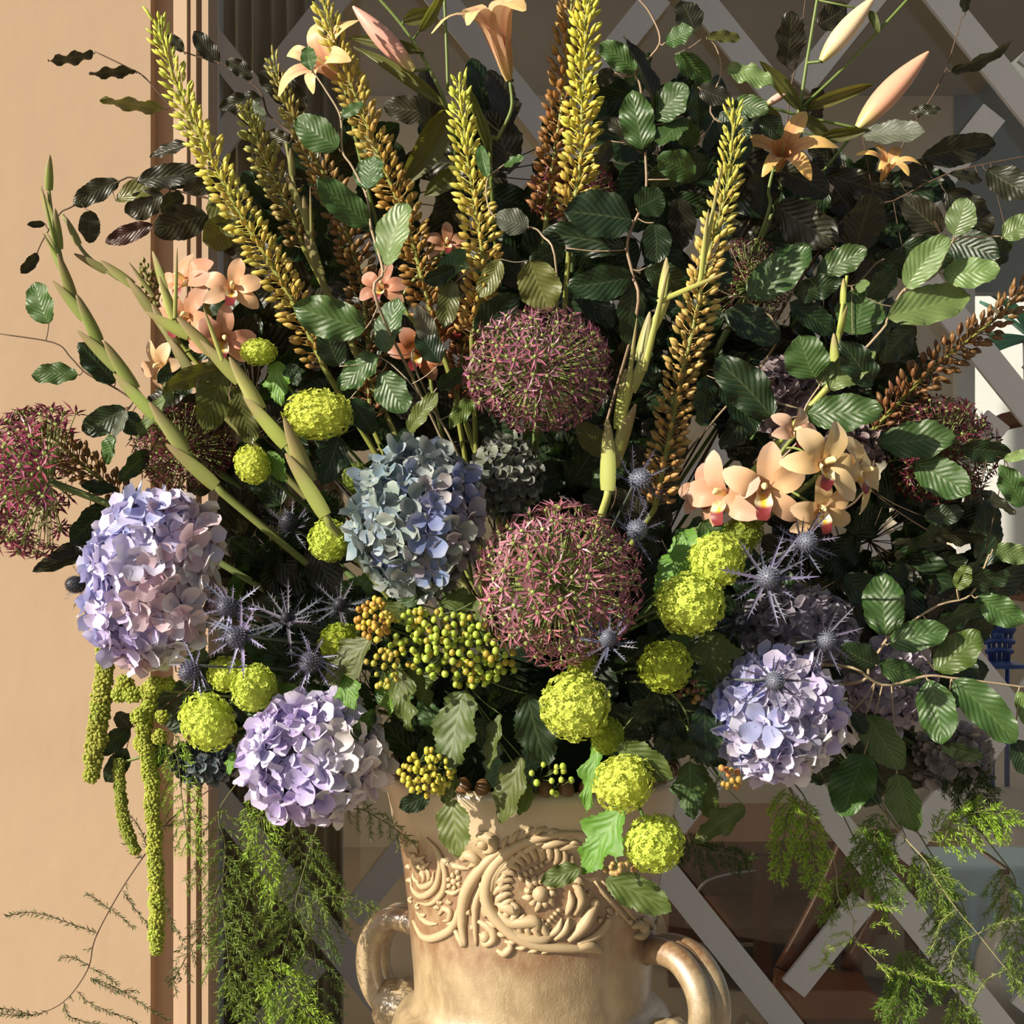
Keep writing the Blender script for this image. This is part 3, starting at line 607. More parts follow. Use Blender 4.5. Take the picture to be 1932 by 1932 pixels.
# foxtail lily seed spike
def seed_bud():
    v1, f1 = tube([(0, 0, 0), (0.25, 0, 0.03), (0.52, 0, 0.02)], [0.045, 0.03, 0.04], 4); prof = [(0.52, 0.03), (0.58, 0.11), (0.70, 0.165), (0.83, 0.15), (0.94, 0.08), (1.0, 0.01)]
    v2, f2 = lathe(prof, 7); v2 = v2[:, [2, 0, 1]]; v, f = merge([(v1, f1), (v2, f2)]); return mk('seed_bud', v, f, M_BUD)
BUD = seed_bud()
def spike(label, pts, r, Y, top, mid, low, tmid=0.45, dens=2.3, Y1=None, group='foxtail lily spikes', to_urn=True):
    q = crom([P(x, y, Y if Y1 is None else Y + (Y1 - Y) * i / (len(pts) - 1)) for i, (x, y) in enumerate(pts)], 10)      # tip first
    seg = np.linalg.norm(np.diff(q, axis=0), axis=1); cum = np.concatenate([[0], np.cumsum(seg)]); L = cum[-1]; k_ = K(Y)
    root = thing('foxtail_lily_spike', label, 'flower', q[-1], group)
    body = q[::-1]; full = crom(to_mouth(q[-1]), 4)[:-1] if to_urn else body[:0]
    allp = np.concatenate([full, body]) if to_urn else body
    v, f = tube(allp, np.linspace(6, 2, len(allp)) * S, 6); obj('stem', mk('stem', v, f, M_STEM), root, None, (0.22, 0.24, 0.05))
    n_ = min(300, int(L / k_ / dens)); tg = tangents(q)
    for i in range(n_):
        t = (i + 0.5) / n_; t = t ** 0.9; s_ = t * L; j = min(len(q) - 2, int(np.searchsorted(cum, s_)) - 1); j = max(j, 0)
        p = q[j] + (q[j + 1] - q[j]) * ((s_ - cum[j]) / max(seg[j], 1e-9)); up = -tg[j]; u = nrm(np.cross(up, [0.2, 0.9, 0.3])); b = np.cross(up, u); a = i * 2.39996 + random.uniform(-.25, .25)
        rad = u * math.cos(a) + b * math.sin(a); rr = r * k_ * 1.1 * min(1.0, 0.34 + 1.9 * t) * random.uniform(0.85, 1.12); phi = math.radians(62 - 34 * min(1, t * 1.6) + random.uniform(-10, 10))
        d = rad * math.cos(phi) + up * math.sin(phi); ln = rr / max(0.35, math.cos(phi)) * 0.95
        ln = min(ln, 47 * k_) * random.uniform(.85, 1.1); c = np.array(top) * (1 - t / tmid) + np.array(mid) * (t / tmid) if t < tmid else np.array(mid) * (1 - (t - tmid) / (1 - tmid)) + np.array(low) * ((t - tmid) / (1 - tmid))
        w_ = 33 * k_ * min(1, 0.5 + 1.2 * t) * random.uniform(.85, 1.15); obj('seed_bud', BUD, root, frame(d, up, p, (ln, w_, w_), random.uniform(0, 6)), jit(c, 0.22))
    return root

# allium
def allium_floret(seed):
    q = random.Random(seed); v, f = tube([(0.12, 0, 0), (0.5, 0.01, 0.01), (0.9, 0, 0)], [0.009, 0.006, 0.007], 3); mi = [1] * len(f); V, F = list(v), list(f)
    sv, sf = sphere(5, 3); o = len(V); V += list(sv * 0.028 + [0.92, 0, 0]); F += [[a + o for a in g_] for g_ in sf]; mi += [1] * len(sf)
    for i in range(6):
        a = i * math.pi / 3 + q.uniform(-.2, .2); e = np.array([0, math.cos(a), math.sin(a)]); t_ = np.array([0, -math.sin(a), math.cos(a)]); L = q.uniform(0.13, 0.19); up = q.uniform(0.02, 0.10); o = len(V)
        V += [np.array([0.90, 0, 0]) + e * 0.01, np.array([0.905, 0, 0]) + e * L * .5 + t_ * 0.018 + [up * .6, 0, 0], np.array([0.90 + up, 0, 0]) + e * L, np.array([0.905, 0, 0]) + e * L * .5 - t_ * 0.018 + [up * .6, 0, 0]]
        F.append([o, o + 1, o + 2, o + 3]); mi.append(0)
    return mk('allium_floret', np.array(V), F, [M_BUD, M_PED], False, None, mi)
M_PED = plain('pedicel', (0.27, 0.33, 0.10), 0.5, 0.3, 80, 0.3)
AFL = [allium_floret(i) for i in range(4)]
def allium(label, px, py, rx, ry, Y, col, n_=250, stem_to=None, hemi=None, group='allium heads', extra=70):
    c = P(px, py, Y); k_ = K(Y); R = np.array([rx * k_, (rx + ry) / 2 * k_, ry * k_]); root = thing('allium', label, 'flower', c, group)
    v, f = sphere(10, 6); obj('stem_tip', mk('stem_tip', v * 7 * k_, f, M_STEM), root, Matrix.Translation(list(c)), (0.12, 0.18, 0.05))
    if stem_to is None: stem_part(root, c, 7 * k_, (0.13, 0.19, 0.06), 0.02)
    else:
        v, f = tube(crom([c] + [P(*s) for s in stem_to] + to_mouth(P(*stem_to[-1]))[::-1][1:], 5), 7 * k_, 7); obj('stem', mk('stem', v, f, M_STEM), root, None, (0.15, 0.2, 0.06))
    for d in fib(n_, 0.08):
        if hemi is not None and d.dot(nrm(hemi)) < -0.15: continue
        p = d * R; L = np.linalg.norm(p) * random.uniform(0.86, 1.06)
        obj('floret', random.choice(AFL), root, frame(p, rng.normal(size=3), c, (L, L * 1.1, L * 1.1)), jit(col, 0.35))
    mats = []
    for d in fib(extra, 0.2):
        if hemi is not None and d.dot(nrm(hemi)) < -0.1: continue
        p = d * R; L = np.linalg.norm(p) * random.uniform(0.66, 0.98); mats.append(frame(p, rng.normal(size=3), c, (L, L * 1.1, L * 1.1)))
    if mats:
        a0 = AFL[0]; bv = [list(q.co) for q in a0.vertices]; bf = [list(q.vertices) for q in a0.polygons]; bi = [q.material_index for q in a0.polygons]
        v, f = rep(bv, bf, mats); obj('inner_florets', mk('inner_florets', v, f, [M_BUD, M_PED], False, None, bi * len(mats)), root, None, [x * .8 for x in col], kind='stuff')
    return root

# snowball viburnum
def ball_mesh(seed, n_=300):
    q = random.Random(seed); pv, pf = [], []
    for i in range(5):
        a = i * 2 * math.pi / 5; e = np.array([math.cos(a), math.sin(a), 0]); t_ = np.array([-e[1], e[0], 0]); o = len(pv)
        pv += [e * 0.1, e * .55 + t_ * .36 + [0, 0, .3], e * 1.0 + [0, 0, .2], e * .55 - t_ * .36 + [0, 0, .3]]; pf.append([o, o + 1, o + 2, o + 3])
    mats = []
    for d in fib(n_, 0.06):
        nn = nrm(d + np.array([q.gauss(0, .4) for _ in range(3)])); s_ = q.uniform(.10, .145)
        mats.append(frame(np.cross(nn, [q.gauss(0, 1) for _ in range(3)]), nn, d * q.uniform(.86, 1.0), (s_, s_, s_)))
    v, f = rep(pv, pf, mats); sv, sf = sphere(12, 8); v, f = merge([(v, f), (sv * 0.84, sf)]); return mk('snowball_florets', v, f, M_SNOW, False)
BALL = [ball_mesh(i) for i in range(4)]
def snowball(label, px, py, rx, ry, Y, col=(0.6, 0.68, 0.12), leaves=()):
    c = P(px, py, Y); k_ = K(Y); root = thing('snowball_viburnum', label, 'flower', c, 'green snowball viburnum heads')
    M = Matrix.Rotation(random.uniform(-.6, .6), 4, 'Y') if abs(rx - ry) < 8 else Matrix.Identity(4)
    M = M @ Matrix.Diagonal((rx * k_, (rx + ry) / 2 * k_, ry * k_, 1)); M.translation = list(c); obj('floret_cluster', random.choice(BALL), root, M, jit(col, 0.08), kind='stuff')
    stem_part(root, c + [0, ry * k_ * .5, 0], 3 * S, GST, 0.03)
    for (t, bx, by, tx, ty, wd, cl, kd) in leaves:
        put_leaf(root, T(t, bx, by), T(t, tx, ty), wd * TS, cl, Y + 0.012, kd)

# sea holly
def bract_mesh(seed):
    q = random.Random(seed); V, F = [], []; n_ = 8
    for i in range(n_ + 1):
        u = i / n_; w_ = 0.036 * (1 - u) ** 0.7 + 0.005; z = 0.10 * u * u; V += [(u, -w_, z), (u, 0, z - 0.012), (u, w_, z)]
    for i in range(n_):
        a = 3 * i; F += [[a, a + 3, a + 4, a + 1], [a + 1, a + 4, a + 5, a + 2]]
    for i in (2, 4, 5, 6):
        for s_ in (-1, 1):
            u = i / n_; w_ = 0.036 * (1 - u) ** 0.7; o = len(V); ln = q.uniform(.07, .15)
            V += [(u - .02, s_ * w_ * .7, .1 * u * u), (u + .02, s_ * w_ * .7, .1 * u * u), (u + ln * .8, s_ * (w_ + ln * .75), .1 * u * u + .05)]; F.append([o, o + 1, o + 2])
    return mk('bract', np.array(V), F, M_BRACT, False)
BRACT = [bract_mesh(i) for i in range(4)]
def cone_mesh():
    cv, cf = [(0.0, .5, 0), (0, -.25, .43), (0, -.25, -.43), (1.3, 0, 0)], [[0, 1, 3], [1, 2, 3], [2, 0, 3]]; mats = []
    for d in fib(150):
        if d[2] < -0.75: continue
        mats.append(frame(d, [0, 0, 1.01], d * 0.93 * np.array([1, 1, 1.25]), (.2, .15, .15)))
    v, f = rep(cv, cf, mats); sv, sf = sphere(14, 10); return mk('cone', *merge([(v, f), (sv * [.95, .95, 1.2], sf)]), M_BRACT, False)
CONE = cone_mesh()
def thistle(label, px, py, Y, r=19, L=58, ax=(0, -1, 0.35), cone=(0.10, 0.11, 0.16), br=(0.16, 0.15, 0.22), n_=13):
    c = P(px, py, Y); k_ = K(Y); a = nrm(np.array(ax, float) + rng.normal(0, .12, 3)); root = thing('sea_holly', label, 'flower', c, 'sea holly thistle heads')
    obj('cone', CONE, root, frame(np.cross(a, [.3, .2, .9]), a, c, (r * k_, r * k_, r * k_)), cone)
    base = c - a * r * k_ * 1.0; u = nrm(np.cross(a, [.3, .5, .8])); b = np.cross(a, u); stem_part(root, base, 2.6 * k_, (0.10, 0.12, 0.10), 0.04)
    for i in range(n_):
        t = 2 * math.pi * i / n_ + random.uniform(-.2, .2); el = random.uniform(-0.1, 0.75); d = (u * math.cos(t) + b * math.sin(t)) * math.cos(el) + a * math.sin(el); ln = L * k_ * random.uniform(.75, 1.25)
        obj('bract', random.choice(BRACT), root, frame(d, a, base + d * r * k_ * .4, (ln, ln * 1.1, ln)), jit(br, .25))

# berries
_sv, _sf = sphere(9, 6); BERRY = mk('berry', _sv, _sf, M_BERRY)
def berries(label, px, py, rx, ry, Y, n_, col, r=6.2, leaves=(), group='viburnum berry clusters', ang=0.0):
    c = P(px, py, Y); k_ = K(Y); root = thing('viburnum_berries', label, 'berries', c, group); parts = []; base = c + [0, .06, -.01]
    pts = crom(to_mouth(base) + [base], 4); parts.append(tube(pts, 2.5 * S, 5)); done = []
    hubs = [base + np.array([random.uniform(-.7, .7) * rx * k_, -.02, random.uniform(-.7, .7) * ry * k_]) for _ in range(max(2, n_ // 14))]
    for h in hubs: parts.append(tube([base, (base + h) / 2 + [0, 0, .004], h], 1.5 * k_, 4))
    ca, sa = math.cos(ang), math.sin(ang); tries = 0
    while len(done) < n_ and tries < n_ * 40:
        tries += 1; a = random.uniform(0, 6.28); q = math.sqrt(random.random()); x = rx * q * math.cos(a); y = ry * q * math.sin(a); x, y = x * ca - y * sa, x * sa + y * ca
        p = P(px + x, py + y, Y - 0.03 * (1 - q * q) + random.uniform(-.015, .02))
        if any(np.linalg.norm(p - d) < 1.7 * r * k_ for d in done): continue
        done.append(p); s_ = r * k_ * random.uniform(.85, 1.12); obj('berry', BERRY, root, m44((1, 0, 0), (0, 1, 0), (0, 0, 1), p, (s_, s_, s_ * 1.08)), jit(col[int(random.random() * len(col))], .15))
        parts.append(tube([nearest(hubs, p), p], .7 * k_, 3))
    v, f = merge(parts); obj('stalks', mk('stalks', v, f, M_STEM), root, None, (.12, .16, .05))
    for (t, bx, by, tx, ty, wd, cl, kd) in leaves: put_leaf(root, T(t, bx, by), T(t, tx, ty), wd * TS, cl, Y + 0.015, kd)

# orchid
def tepal_mesh(seed, wd):
    q = random.Random(seed); ph = q.uniform(0, 6); bk = q.uniform(-.15, .35); fl = q.uniform(.1, .5)
    def fn(u, v):
        w_ = wd * (u ** .6) * (1.02 - u ** 2.4) ** .6; return (u, w_ * v, .18 * math.sin(u * 3.1) - bk * u * u + fl * abs(v) * w_ * .6 + .03 * math.sin(u * 9 + ph) * abs(v))
    v, f, uv = grid(fn, 9, 6); return mk('tepal', v, f, M_ORCH, True, uv)
TEP = [tepal_mesh(i, .43) for i in range(4)]; PET = [tepal_mesh(i + 9, .5) for i in range(4)]
def lip_mesh():
    def fn(u, v):
        if u < .55: a = v * 1.5; return (u * .9, .22 * math.sin(a), -.22 * math.cos(a) + .12)
        t = (u - .55) / .45; w_ = .26 * (1 - t ** 3 * .5); return (.495 + .42 * math.sin(t * 1.5), w_ * v * (1 + .1 * math.sin(t * 9)), -.10 - .32 * (1 - math.cos(t * 1.7)) + .1 * v * v * (1 - t))
    v, f, uv = grid(fn, 12, 6); return mk('lip', v, f, M_LIP, True, uv)
LIP = lip_mesh(); v, f = tube([(0, 0, .05), (.2, 0, .12), (.4, 0, .13), (.5, 0, .08)], [.06, .08, .08, .03], 8); COLM = mk('column', v, f, plain('orchid_column', (.75, .6, .3), .4, .4, 60, .1))
def orchid(root, px, py, Y, L, face=(0, -1, 0), rot=0.0, col=(.74, .45, .27)):
    c = P(px, py, Y); k_ = K(Y); n_ = nrm(face); up = np.array([math.sin(rot), 0, math.cos(rot)]); up = nrm(up - n_ * up.dot(n_)); rt = np.cross(up, n_); s_ = L * k_
    bl = obj('bloom', COLM, root, frame(n_, up, c, (s_, s_, s_)))
    for a, ms, nm, m in ((90, TEP, 'sepal', 1.05), (208, TEP, 'sepal', 1.0), (332, TEP, 'sepal', 1.0), (22, PET, 'petal', 1.0), (158, PET, 'petal', 1.0)):
        t = math.radians(a + random.uniform(-9, 9)); e = rt * math.cos(t) + up * math.sin(t); el = random.uniform(.0, .45); d = e * math.cos(el) + n_ * math.sin(el)
        obj(nm, random.choice(ms), bl, frame(d, n_, c + e * .03 * s_, (s_ * m, s_ * m, s_ * m)), jit(col, .12))
    obj('lip', LIP, bl, frame(n_ * .8 - up * .45, up, c, (s_ * .75, s_ * .75, s_ * .75)))
    return c
def orchid_spray(label, blooms, stem, Y, col):
    pts0 = [P(x, y, Y + .04) for x, y in stem]; pts = crom(to_mouth(pts0[0]) + pts0, 5); root = thing('orchid_spray', label, 'flower', pts[0], 'peach cymbidium orchid sprays'); parts = [tube(pts, 4 * S, 6)]
    for b in blooms:
        c = orchid(root, b[0], b[1], Y + b[2], b[3], b[4], b[5], b[6] if len(b) > 6 else col); parts.append(tube(crom([nearest(pts, c), (nearest(pts, c) + c) / 2 + [0, .02, .01], c], 3), 2.6 * S, 5))
    v, f = merge(parts); obj('stem', mk('stem', v, f, M_STEM), root, None, (.2, .24, .06)); return root

# lily
def lily_petal_mesh(seed, wd, rec):
    q = random.Random(seed); cl = crom([(0, .03, 0), (.25, .06, 0), (.55, .12, 0), (.78, .22, 0), (.92, .22 + .16 * rec, 0), (.95 - .03 * rec, .24 + .32 * rec, 0), (.90 - .1 * rec, .26 + .46 * rec, 0)], 4)
    def fn(u, v):
        t = u * (len(cl) - 1); i = min(int(t), len(cl) - 2); p = cl[i] + (cl[i + 1] - cl[i]) * (t - i); w_ = wd * (.15 + u ** .7) * (1.03 - u ** 3) ** .7; return (p[0], w_ * v, p[1] - .25 * w_ * v * v + .015 * math.sin(u * 12 + seed) * v)
    v, f, uv = grid(fn, 14, 6); return mk('lily_petal', v, f, M_LILY, True, uv)
LPET = [lily_petal_mesh(0, .24, 1.0), lily_petal_mesh(1, .18, .9), lily_petal_mesh(2, .2, .6), lily_petal_mesh(3, .22, 1.15)]
def lily_bud_mesh():
    V, U, F, nn = [], [], [], 12
    for i in range(13):
        u = i / 12; r = .13 * (math.sin(math.pi * (u * .93 + .05)) ** .75) * (1 - .25 * u)
        for j in range(nn): a = 2 * math.pi * j / nn; q = r * (1 + .1 * math.cos(3 * a)); V.append((u, q * math.cos(a), q * math.sin(a))); U.append((u, j / nn))
    for i in range(12): F += [[i * nn + j, i * nn + (j + 1) % nn, (i + 1) * nn + (j + 1) % nn, (i + 1) * nn + j] for j in range(nn)]
    return mk('lily_bud', np.array(V), F, M_LBUD, True, U)
LBUD = lily_bud_mesh()
def lily_bloom(root, a, b, Y, Y1, wide=1.0, col=(.82, .56, .32)):
    A = P(*a, Y); B = P(*b, Y1); L = np.linalg.norm(B - A); d = nrm(B - A); u = nrm(np.cross(d, [.2, .9, .3])); w_ = np.cross(d, u); st = None
    v, f = tube([A, A + d * L * .45, A + d * L * .85], [2.2 * S, 1.5 * S, 1.8 * S], 5); bl = obj('bloom', mk('pistil', v, f, M_STEM), root, None, (.4, .4, .12))
    for i in range(6):
        t = i * math.pi / 3 + .25; e = u * math.cos(t) + w_ * math.sin(t); obj('petal', LPET[i % 2 * 1 if i % 3 else 3], bl, frame(d, e, A, (L, L, L * wide)), jit(col, .1))
    return A
def lily_bud(root, a, b, Y, col, Y1=None, fat=1.0):
    A = P(*a, Y); B = P(*b, Y if Y1 is None else Y1); L = np.linalg.norm(B - A); obj('bud', LBUD, root, frame(B - A, [.2, -1, .3], A, (L, L * fat, L * fat)), col); return A

# gladiolus
def sheath_mesh(seed):
    q = random.Random(seed); op = q.uniform(.0, .12)
    def fn(u, v):
        w_ = .20 * (u + .12) ** .35 * (1 - u) ** .75 + .004; a = v * 1.35; r = w_ / 1.35 + .01; return (u, r * math.sin(a) * 1.15, r * math.cos(a) * .9 + op * u * u)
    v, f, uv = grid(fn, 10, 6); return mk('sheath', v, f, M_GLAD, True, uv)
SHEATH = [sheath_mesh(i) for i in range(4)]
def gladiolus(label, pts, Y, n_, size, cols, forks=(), conn=True):
    q0 = [P(x, y, Y) for x, y in pts]; tip_first = crom(q0, 8); q = tip_first[::-1]; full = np.concatenate([crom(to_mouth(q[0]), 4)[:-1], q]) if conn else q
    root = thing('gladiolus', label, 'flower', full[0], 'green gladiolus stems in bud'); v, f = tube(full, np.linspace(8, 3, len(full)) * S, 7); obj('stem', mk('stem', v, f, M_STEM), root, None, cols[0]); tg = tangents(q)
    for i in range(n_):
        t = (i + .3) / n_; j = int(t * (len(q) - 1)); s_ = size * K(Y) * (1.1 - .55 * t); sd = 1 if i % 2 else -1; d = nrm(tg[j] + np.array([sd * .13, -.06, 0])); e = np.array([sd * .5, -.9, 0])
        obj('sheath', random.choice(SHEATH), root, frame(d, e, q[j], (s_, s_ * 1.15, s_ * .8)), jit(cols[i % len(cols)], .15))
    for a, b, wd in forks:
        A, B = P(*a, Y - .006), P(*b, Y - .012); L = np.linalg.norm(B - A); e = np.array([.3, -.9, .2]); obj('sheath', random.choice(SHEATH), root, frame(B - A, e, A, (L, wd * K(Y) * 2.6, wd * K(Y) * 2)), jit(cols[-1], .1))
    return root

# hanging amaranth
def bobble_mesh(seed):
    q = random.Random(seed); iv, if_ = sphere(5, 3); mats = []
    for d in fib(70, .08): s_ = q.uniform(.16, .26); mats.append(frame(d, [.1, .2, 1.0], d * q.uniform(.72, .95), (s_, s_, s_)))
    v, f = rep(iv, if_, mats); sv, sf = sphere(8, 6); return mk('floret_cluster', *merge([(v, f), (sv * .75, sf)]), M_AMAR, False)
BOB = [bobble_mesh(i) for i in range(4)]
def amaranth(label, pts, r, Y, col, balls=()):
    q = crom([P(x, y, Y) for x, y in pts], 8); k_ = K(Y); root = thing('amaranth_tassel', label, 'flower', q[0], 'hanging green amaranth tassels'); full = np.concatenate([crom(to_mouth(q[0]), 4)[:-1], q]); v, f = tube(full, 3 * k_, 5); obj('stem', mk('stem', v, f, M_STEM), root, None, (.2, .24, .06))
    seg = np.linalg.norm(np.diff(q, axis=0), axis=1); cum = np.concatenate([[0], np.cumsum(seg)]); L = cum[-1]; n_ = int(L / (r * .95 * k_))
    for i in range(n_ + 1):
        s_ = i / n_ * L; p = np.array([np.interp(s_, cum, q[:, j]) for j in range(3)]); w_ = r * k_ * random.uniform(.92, 1.12) * (1 if i < n_ - 1 else .85)
        obj('floret_cluster', random.choice(BOB), root, frame(rng.normal(size=3), rng.normal(size=3), p + rng.normal(0, .8 * k_, 3), (w_, w_, w_)), jit(col, .12))
    for x, y, rr in balls: obj('floret_cluster', random.choice(BOB), root, frame(rng.normal(size=3), rng.normal(size=3), P(x, y, Y + random.uniform(-.012, .012)), (rr * k_,) * 3), jit(col, .12))

# asparagus fern
def fern(label, pts, Y, blen, col, nb=26, ndl=11, twig=(.12, .13, .05), droop=.5, step=2.6, conn=True, subs=(), dens=2, start=.08, Y1=None):
    k_ = K(Y); q = crom([P(x, y, Y if Y1 is None else Y + (Y1 - Y) * i / (len(pts) - 1)) for i, (x, y) in enumerate(pts)], 8); root = thing('asparagus_fern', label, 'fern', q[0], 'asparagus fern sprays'); pp = [P(x, y, Y if Y1 is None else Y + (Y1 - Y) * i / (len(pts) - 1)) for i, (x, y) in enumerate(pts)]; full = crom(to_mouth(q[0]) + pp, 7) if conn else q
    st = [tube(full, np.linspace(1.5, 1.0, len(full)) * S, 4)]; V, F = [], []
    def needles(path):
        seg = np.linalg.norm(np.diff(path, axis=0), axis=1); cum = np.concatenate([[0], np.cumsum(seg)]); L = cum[-1]; m = max(3, int(L / (step * k_))); tt = tangents(path)
        for i in range(m):
            s_ = (i + .5) / m * L; p = np.array([np.interp(s_, cum, path[:, j]) for j in range(3)]); t = tt[min(len(tt) - 1, int((i + .5) / m * len(tt)))]
            for _ in range(dens):
                e = nrm(np.cross(t, rng.normal(size=3))); d = nrm(e * .8 + t * .65 + [0, 0, -.15]); ln = ndl * k_ * random.uniform(.6, 1.15); wv = nrm(np.cross(d, rng.normal(size=3))) * .95 * k_; o = len(V)
                V.extend([p, p + d * ln * .5 + wv, p + d * ln, p + d * ln * .5 - wv]); F.append([o, o + 1, o + 2, o + 3])
    tq = tangents(q); m = len(q)
    for i in range(nb):
        u = start + (1 - start) * (i + .5) / nb; j = min(m - 1, int(u * (m - 1))); t = tq[j]; sd = 1 if i % 2 else -1; e = nrm(np.cross(t, [0, 1, 0])) * sd + np.array([0, random.uniform(-.6, .6), 0]); ln = blen * k_ * random.uniform(.55, 1.15) * (1 - .55 * u ** 2)
        d = nrm(t * .7 + e * .9); b = crom([q[j], q[j] + d * ln * .5 + [0, 0, -.05 * ln * droop], q[j] + d * ln + [0, 0, -.35 * ln * droop]], 4); st.append(tube(b, .8 * S, 3)); needles(b)
    needles(q[int(m * .8):])
    for s_ in subs:
        b = crom([P(x, y, Y - .004) for x, y in s_], 5); st.append(tube(b, .9 * S, 3)); needles(b)
    obj('stem', mk('stem', *merge(st), M_TWIG), root, None, twig); obj('needles', mk('needles', V, F, M_FERN, False), root, None, col, kind='stuff')
# ------------------------------------------------------------------ beech branches (leaf: base x, y, tip x, y, width, colour)
PALE = (0.42, 0.33, 0.22)
branch('bare-tipped bronze beech twig with three narrow leaves against the plaster wall', 'A', 0.06, [(1300, 1000), (1120, 850), (1000, 660), (900, 540), (790, 420), (700, 370), (525, 285)],
       [(515, 290, 270, 362, 75, 'k'), (750, 390, 490, 400, 62, 'k'), (910, 600, 550, 565, 85, 'o'), (1050, 795, 815, 850, 75, 'k')])
branch('dark beech twig of rounded leaves in front of the door casing top', 'A', 0.08, [(1700, 900), (1560, 700), (1480, 630), (1440, 510), (1350, 430), (1230, 355), (1100, 315), (1010, 285)],
       [(1015, 285, 925, 190, 80, 'k'), (1210, 345, 1070, 170, 125, 'k'), (1400, 430, 1245, 330, 110, 'k'), (1450, 540, 1210, 580, 130, 'k'), (1470, 635, 1300, 560, 110, 's'), (1600, 790, 1480, 725, 110, 'k'), (1690, 600, 1430, 400, 190, 'k'), (1720, 980, 1420, 1000, 150, 'k'), (1600, 1080, 1520, 940, 150, 'k')])
branch('dark bronze beech branch of crowded leaves reaching left over the wall', 'A', 0.03, [(1400, 1350), (1300, 1150), (1000, 1060), (750, 985), (660, 1000), (400, 1140), (330, 1180), (240, 1320), (205, 1395)],
       [(655, 1000, 400, 1130, 150, 'k'), (500, 1165, 495, 1345, 150, 'k'), (760, 1000, 1130, 950, 110, 'k'), (640, 1110, 960, 950, 70, 'o'), (900, 1080, 680, 1180, 190, 'k'), (1010, 1080, 880, 1170, 130, 'k'), (845, 1240, 585, 1335, 125, 'r'), (1150, 1190, 850, 1290, 250, 'k'), (1250, 1000, 1010, 1050, 130, 'k'),
        (1300, 1250, 1120, 1330, 240, 'o'), (1180, 1050, 1290, 1300, 180, 'o'), (250, 1235, 150, 1240, 42, 'k'), (210, 1398, 115, 1510, 85, 'k'), (1120, 960, 860, 1000, 150, 'k'), (1000, 930, 1240, 1040, 140, 'k')])
branch('beech twig with rounded green leaves leaving the frame at the wall', 'D', -0.02, [(900, 480), (740, 340), (620, 260), (480, 190), (390, 100), (300, 20), (0, -30)],
       [(270, -85, 175, -315, 200, 'g'), (430, 195, 170, 195, 150, 'g'), (640, 240, 450, 20, 190, 'd'), (690, 380, 445, 520, 190, 'd'), (690, 390, 630, 545, 75, 's'), (630, 530, 560, 690, 140, 'g'), (690, 400, 760, 530, 150, 'd'), (830, 620, 665, 780, 150, 'd'), (960, 270, 770, 550, 100, 'l', 'serrate')])
branch('dark beech sprig under the far left allium stem', 'D', 0.02, [(900, 900), (700, 900), (500, 880)],
       [(580, 905, 390, 1130, 200, 'd'), (640, 830, 440, 800, 90, 'd'), (520, 1120, 260, 1210, 60, 'k'), (480, 1170, 180, 1280, 50, 'k')])
branch('olive backlit beech leaves hanging behind the left gladiolus', 'D', -0.03, [(1330, 420), (1280, 230), (1240, 150)],
       [(1250, 180, 1140, 500, 260, 'o'), (1240, 150, 890, 270, 150, 'o'), (1310, 260, 1400, 570, 200, 'o'), (1000, 130, 870, 240, 120, 'd')])
branch('pale-stemmed beech twig with sunlit leaves crossing the central foxtail spikes', 'A', -0.13, [(2088, 1690), (2115, 1500), (2050, 1260), (2025, 1085), (1945, 920), (1890, 830), (1880, 645), (1800, 500), (1725, 390)],
       [(1722, 388, 1690, 245, 110, 'g'), (1870, 815, 1625, 650, 230, 'g'), (1882, 645, 2005, 560, 120, 'g'), (2030, 1045, 2045, 850, 235, 'g'), (2045, 1245, 1750, 985, 210, 'g'), (2135, 1470, 2200, 1110, 255, 'p'), (2020, 1815, 1612, 1690, 285, 'g')], twig=PALE, r0=2.2)
branch('glossy beech leaves clustered above the upper purple allium', 'B', -0.09, [(430, 2060), (440, 1900), (560, 1720), (640, 1560), (760, 1480), (890, 1430)],
       [(250, 1950, 320, 1640, 230, 'g'), (530, 1940, 430, 1680, 140, 's'), (545, 1590, 680, 1360, 150, 'g'), (620, 1545, 580, 1815, 155, 'o'), (890, 1430, 770, 1645, 145, 'o'), (1050, 1440, 1160, 1720, 290, 'o'), (760, 1850, 980, 1640, 240, 'd'), (640, 1480, 480, 1560, 130, 'd')], twig=(.25, .2, .13))
branch('thin twig with curled pale beech leaves beside the middle foxtail spike', 'B', -0.10, [(1200, 1500), (1120, 1300), (1045, 1250), (850, 1190), (815, 1000), (915, 905)],
       [(1045, 1250, 870, 1190, 190, 's'), (915, 905, 1015, 865, 110, 'g'), (820, 980, 770, 790, 90, 'g')], twig=PALE)
